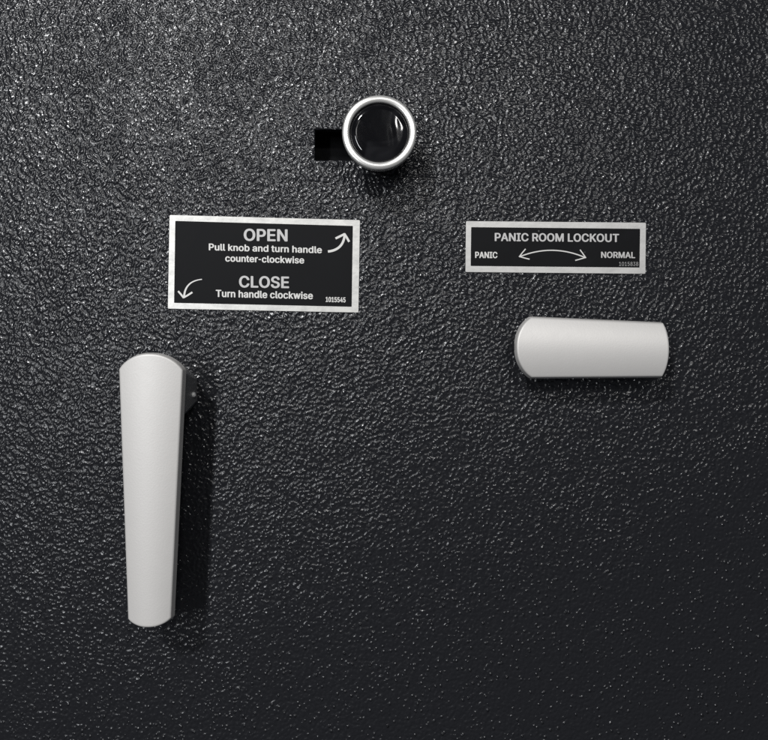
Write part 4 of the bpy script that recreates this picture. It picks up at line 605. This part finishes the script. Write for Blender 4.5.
def text_verts(body, x0, x1, y_top, y_base, slope, h, bold):
    """lettering fitted to x0..x1 and cap height y_top..y_base (at the left end); slope = dy/dx of the baseline"""
    pts, fs, pen = [], [], 0.0
    for ch in body:
        b = len(pts)
        if ch == ' ':
            pen += 0.19
            continue
        adv, v, tris = GLYPHS[ch]
        if ch == '-':
            adv, v = adv * 0.62, [q * 0.62 if i % 2 == 0 else q for i, q in enumerate(v)]
        pts += [(pen + v[i] / 1000.0, v[i + 1] / 1000.0) for i in range(0, len(v), 2)]
        fs += [tuple(b + i for i in t) for t in tris]
        pen += adv + 0.015
    ev = GLYPHS['E'][1][1::2]
    lo, hi = min(ev) / 1000.0, max(ev) / 1000.0
    xa, xb = min(p[0] for p in pts), max(p[0] for p in pts)
    sx = (x1 - x0) / (xb - xa)
    sy = (y_base - y_top) / (hi - lo)
    # the ink spreads a little beyond the letter shape on every side
    r = bold * (y_base - y_top)
    x0, x1, y_top, y_base = x0 + r, x1 - r, y_top + r * 0.6, y_base - r * 0.6
    sx = (x1 - x0) / (xb - xa)
    sy = (y_base - y_top) / (hi - lo)
    out, faces = [], []
    for q in range(9):
        ox = oy = 0.0
        if q:
            ox, oy = r * math.cos(q * math.pi / 4), 0.6 * r * math.sin(q * math.pi / 4)
        b = len(out)
        for px, py in pts:
            x = x0 + (px - xa) * sx
            out.append(W(x + ox, y_base - (py - lo) * sy + slope * (x - x0) + oy, h + 0.008 * q))
        faces += [tuple(b + i for i in f) for f in fs]
    return out, faces


def stroke(points, widths, h0, h1):
    """ribbon of given widths along a polyline, as a thin solid"""
    pts = [Vector((*p, 0)) for p in points]
    L, R = [], []
    n = len(pts)
    for i, p in enumerate(pts):
        d = (pts[min(i + 1, n - 1)] - pts[max(i - 1, 0)]).normalized()
        q = Vector((-d.y, d.x, 0))
        w = widths[i] / 2
        L.append(p + q * w)
        R.append(p - q * w)
    vs, fs = [], []
    for h in (h0, h1):
        for p in L + R:
            vs.append(W(p.x, p.y, h))
    m = 2 * n
    for i in range(n - 1):
        fs.append((i, i + 1, n + i + 1, n + i))
        fs.append((m + i, m + i + 1, m + n + i + 1, m + n + i))
        fs.append((i, i + 1, m + i + 1, m + i))
        fs.append((n + i, n + i + 1, m + n + i + 1, m + n + i))
    fs.append((0, n, m + n, m))
    fs.append((n - 1, 2 * n - 1, m + 2 * n - 1, m + n - 1))
    return vs, fs


def bez(p0, p1, p2, n=24):
    out = []
    for i in range(n + 1):
        t = i / n
        out.append(((1 - t) ** 2 * p0[0] + 2 * t * (1 - t) * p1[0] + t * t * p2[0],
                    (1 - t) ** 2 * p0[1] + 2 * t * (1 - t) * p1[1] + t * t * p2[1]))
    return out


def arrow(parent, mat, curve, w0, w1, heads, hw):
    n = len(curve)
    V, F = [], []

    def add(vs, fs):
        b = len(V)
        V.extend(vs)
        F.extend([tuple(i + b for i in f) for f in fs])
    add(*stroke(curve, [w0 + (w1 - w0) * i / (n - 1) for i in range(n)], 0.95, 1.05))
    for q, hd in enumerate(heads):
        add(*stroke(hd, [hw] * len(hd), 0.952 + 0.001 * q, 1.06 + 0.012 * q))
    return mesh_obj('arrow', V, F, mat, parent, False)


def sign(name, label, corners, inner, plate_mat, group=None):
    """corners / inner: TL, TR, BR, BL on the door"""
    c = Vector((sum(p[0] for p in corners) / 4, sum(p[1] for p in corners) / 4))
    t = thing(name, label, 'sign', W(c.x, c.y, 0), group)

    def rounded(cs, r):
        out = []
        for i in range(4):
            p = Vector(cs[i])
            a = (Vector(cs[i - 1]) - p).normalized()
            b = (Vector(cs[(i + 1) % 4]) - p).normalized()
            out += [tuple(p + a * r), tuple(p + (a + b) * r * 0.3), tuple(p + b * r)]
        return out
    mesh_obj('plate', *prism(rounded(corners, 1.0), 0.0, 0.8), plate_mat, t, False)
    mesh_obj('black_panel', *prism(rounded(inner, 0.5), 0.78, 0.92), M_FACE, t, False)
    return t


def write(parent, mat, *a, bold=0.05):
    vs, fs = text_verts(*a, 0.97, bold)
    return mesh_obj('lettering', vs, fs, mat, parent, False)


s1 = sign('sign', 'larger black sign headed OPEN and CLOSE with a bright silver border', [(169.8, 215.1), (359.9, 220.2), (358.4, 312.5), (168.1, 308.6)],
          [(175.5, 221.0), (352.9, 226.0), (351.7, 306.8), (174.3, 302.9)], M_PLATE_BRIGHT)
SL = 0.0265
write(s1, M_INK_G, 'OPEN', 243.9, 287.7, 228.8, 240.9, SL * 0.6)
write(s1, M_INK_W, 'Pull knob and turn handle', 209.0, 322.0, 243.6, 250.4, SL)
write(s1, M_INK_W, 'counter-clockwise', 225.4, 304.3, 254.8, 261.6, SL)
write(s1, M_INK_G, 'CLOSE', 239.2, 289.2, 275.9, 287.5, SL * 0.6)
write(s1, M_INK_W, 'Turn handle clockwise', 216.0, 313.0, 289.8, 297.0, SL * 0.9)
write(s1, M_INK_W, '1015545', 325.7, 345.7, 296.9, 302.0, SL)
arrow(s1, M_INK_W, bez((328.0, 251.6), (343.5, 250.0), (344.7, 234.8)), 2.4, 2.3,
      [[(335.6, 238.6), (340.5, 236.2), (344.9, 234.0)], [(344.3, 233.8), (346.8, 237.6), (349.2, 241.9)]], 2.2)
arrow(s1, M_INK_W, bez((202.2, 279.4), (185.0, 281.0), (184.3, 297.4)), 0.9, 2.0,
      [[(178.4, 291.2), (181.2, 294.4), (184.0, 298.0)], [(183.9, 297.6), (188.0, 295.3), (192.6, 292.3)]], 1.8)

s2 = sign('sign', 'narrow black sign reading PANIC ROOM LOCKOUT with a dull silver border', [(465.9, 221.2), (645.7, 222.8), (645.1, 273.8), (465.4, 272.0)],
          [(471.1, 227.2), (639.8, 228.9), (639.2, 267.6), (470.6, 266.0)], M_PLATE_GREY)
SL2 = 0.008
write(s2, M_INK_G, 'PANIC ROOM LOCKOUT', 494.6, 618.8, 233.0, 241.2, SL2)
write(s2, M_INK_W, 'PANIC', 475.0, 497.3, 251.8, 258.1, SL2)
write(s2, M_INK_G, 'NORMAL', 600.8, 634.9, 251.8, 258.0, SL2)
write(s2, M_INK_D, '1015838', 618.8, 638.0, 262.0, 266.0, 0.0, bold=0.01)
arrow(s2, M_INK_W, bez((519.6, 256.7), (552.5, 243.6), (585.0, 257.7)), 1.15, 1.15,
      [[(525.4, 249.0), (522.0, 253.0), (518.9, 257.1)], [(519.2, 256.6), (524.0, 258.0), (529.4, 259.3)],
       [(579.8, 249.8), (582.7, 253.8), (585.7, 258.1)], [(585.5, 257.5), (580.5, 259.0), (575.0, 260.5)]], 1.1)


# ------------------------------------------------------------------ camera
cam = bpy.data.cameras.new('camera')
cam.sensor_fit = 'HORIZONTAL'
cam.sensor_width = 36.0
cam.lens = 36.0 * D / 768.0
cam.shift_y = -(370.0 - CY) / 768.0
cam.clip_start = 0.01
cam.clip_end = 100
co = bpy.data.objects.new('camera', cam)
COL.objects.link(co)
co.location = W(CX, CY, D)
co.rotation_euler = (math.radians(90), 0, 0)
sc.camera = co


# ------------------------------------------------------------------ lights
def area(name, loc, target, sx, sy, watts, col=(1, 0.97, 0.93)):
    l = bpy.data.lights.new(name, 'AREA')
    l.shape = 'RECTANGLE'
    l.size, l.size_y = sx, sy
    l.energy = watts
    l.color = col
    o = bpy.data.objects.new(name, l)
    COL.objects.link(o)
    o.location = loc
    o.rotation_euler = (Vector(target) - Vector(loc)).to_track_quat('-Z', 'Y').to_euler()
    return o


TG = (0, 0, Z0)
# main lamp high and to one side, and a lower window on the same side: the shadows
area('main_lamp', (-0.82, -1.9, Z0 + 1.38), TG, 0.22, 0.26, 30, (0.99, 0.995, 1.0))
area('window_light', (-0.90, -2.0, Z0 + 0.22), TG, 0.12, 0.7, 11, (0.95, 0.975, 1.0))
# small ceiling lamps further back: the glints on the paint
for lx, lz, e in ((0.30, 0.78, 7.0), (0.66, 0.88, 1.8), (-0.36, 0.70, 0.8)):
    area('ceiling_lamp', (lx, -2.0, Z0 + lz), TG, 0.30, 0.14, e, (1, 0.99, 0.97))

w = bpy.data.worlds.new('World')
sc.world = w
w.use_nodes = True
bg = w.node_tree.nodes['Background']
bg.inputs[0].default_value = (0.90, 0.95, 1.05, 1)
bg.inputs[1].default_value = 0.07

sc.view_settings.view_transform = 'Standard'
sc.view_settings.look = 'None'
sc.view_settings.exposure = 0
sc.view_settings.gamma = 1
sc.render.engine = 'CYCLES'
sc.cycles.use_denoising = False
sc.cycles.max_bounces = 6
sc.cycles.filter_width = 1.5
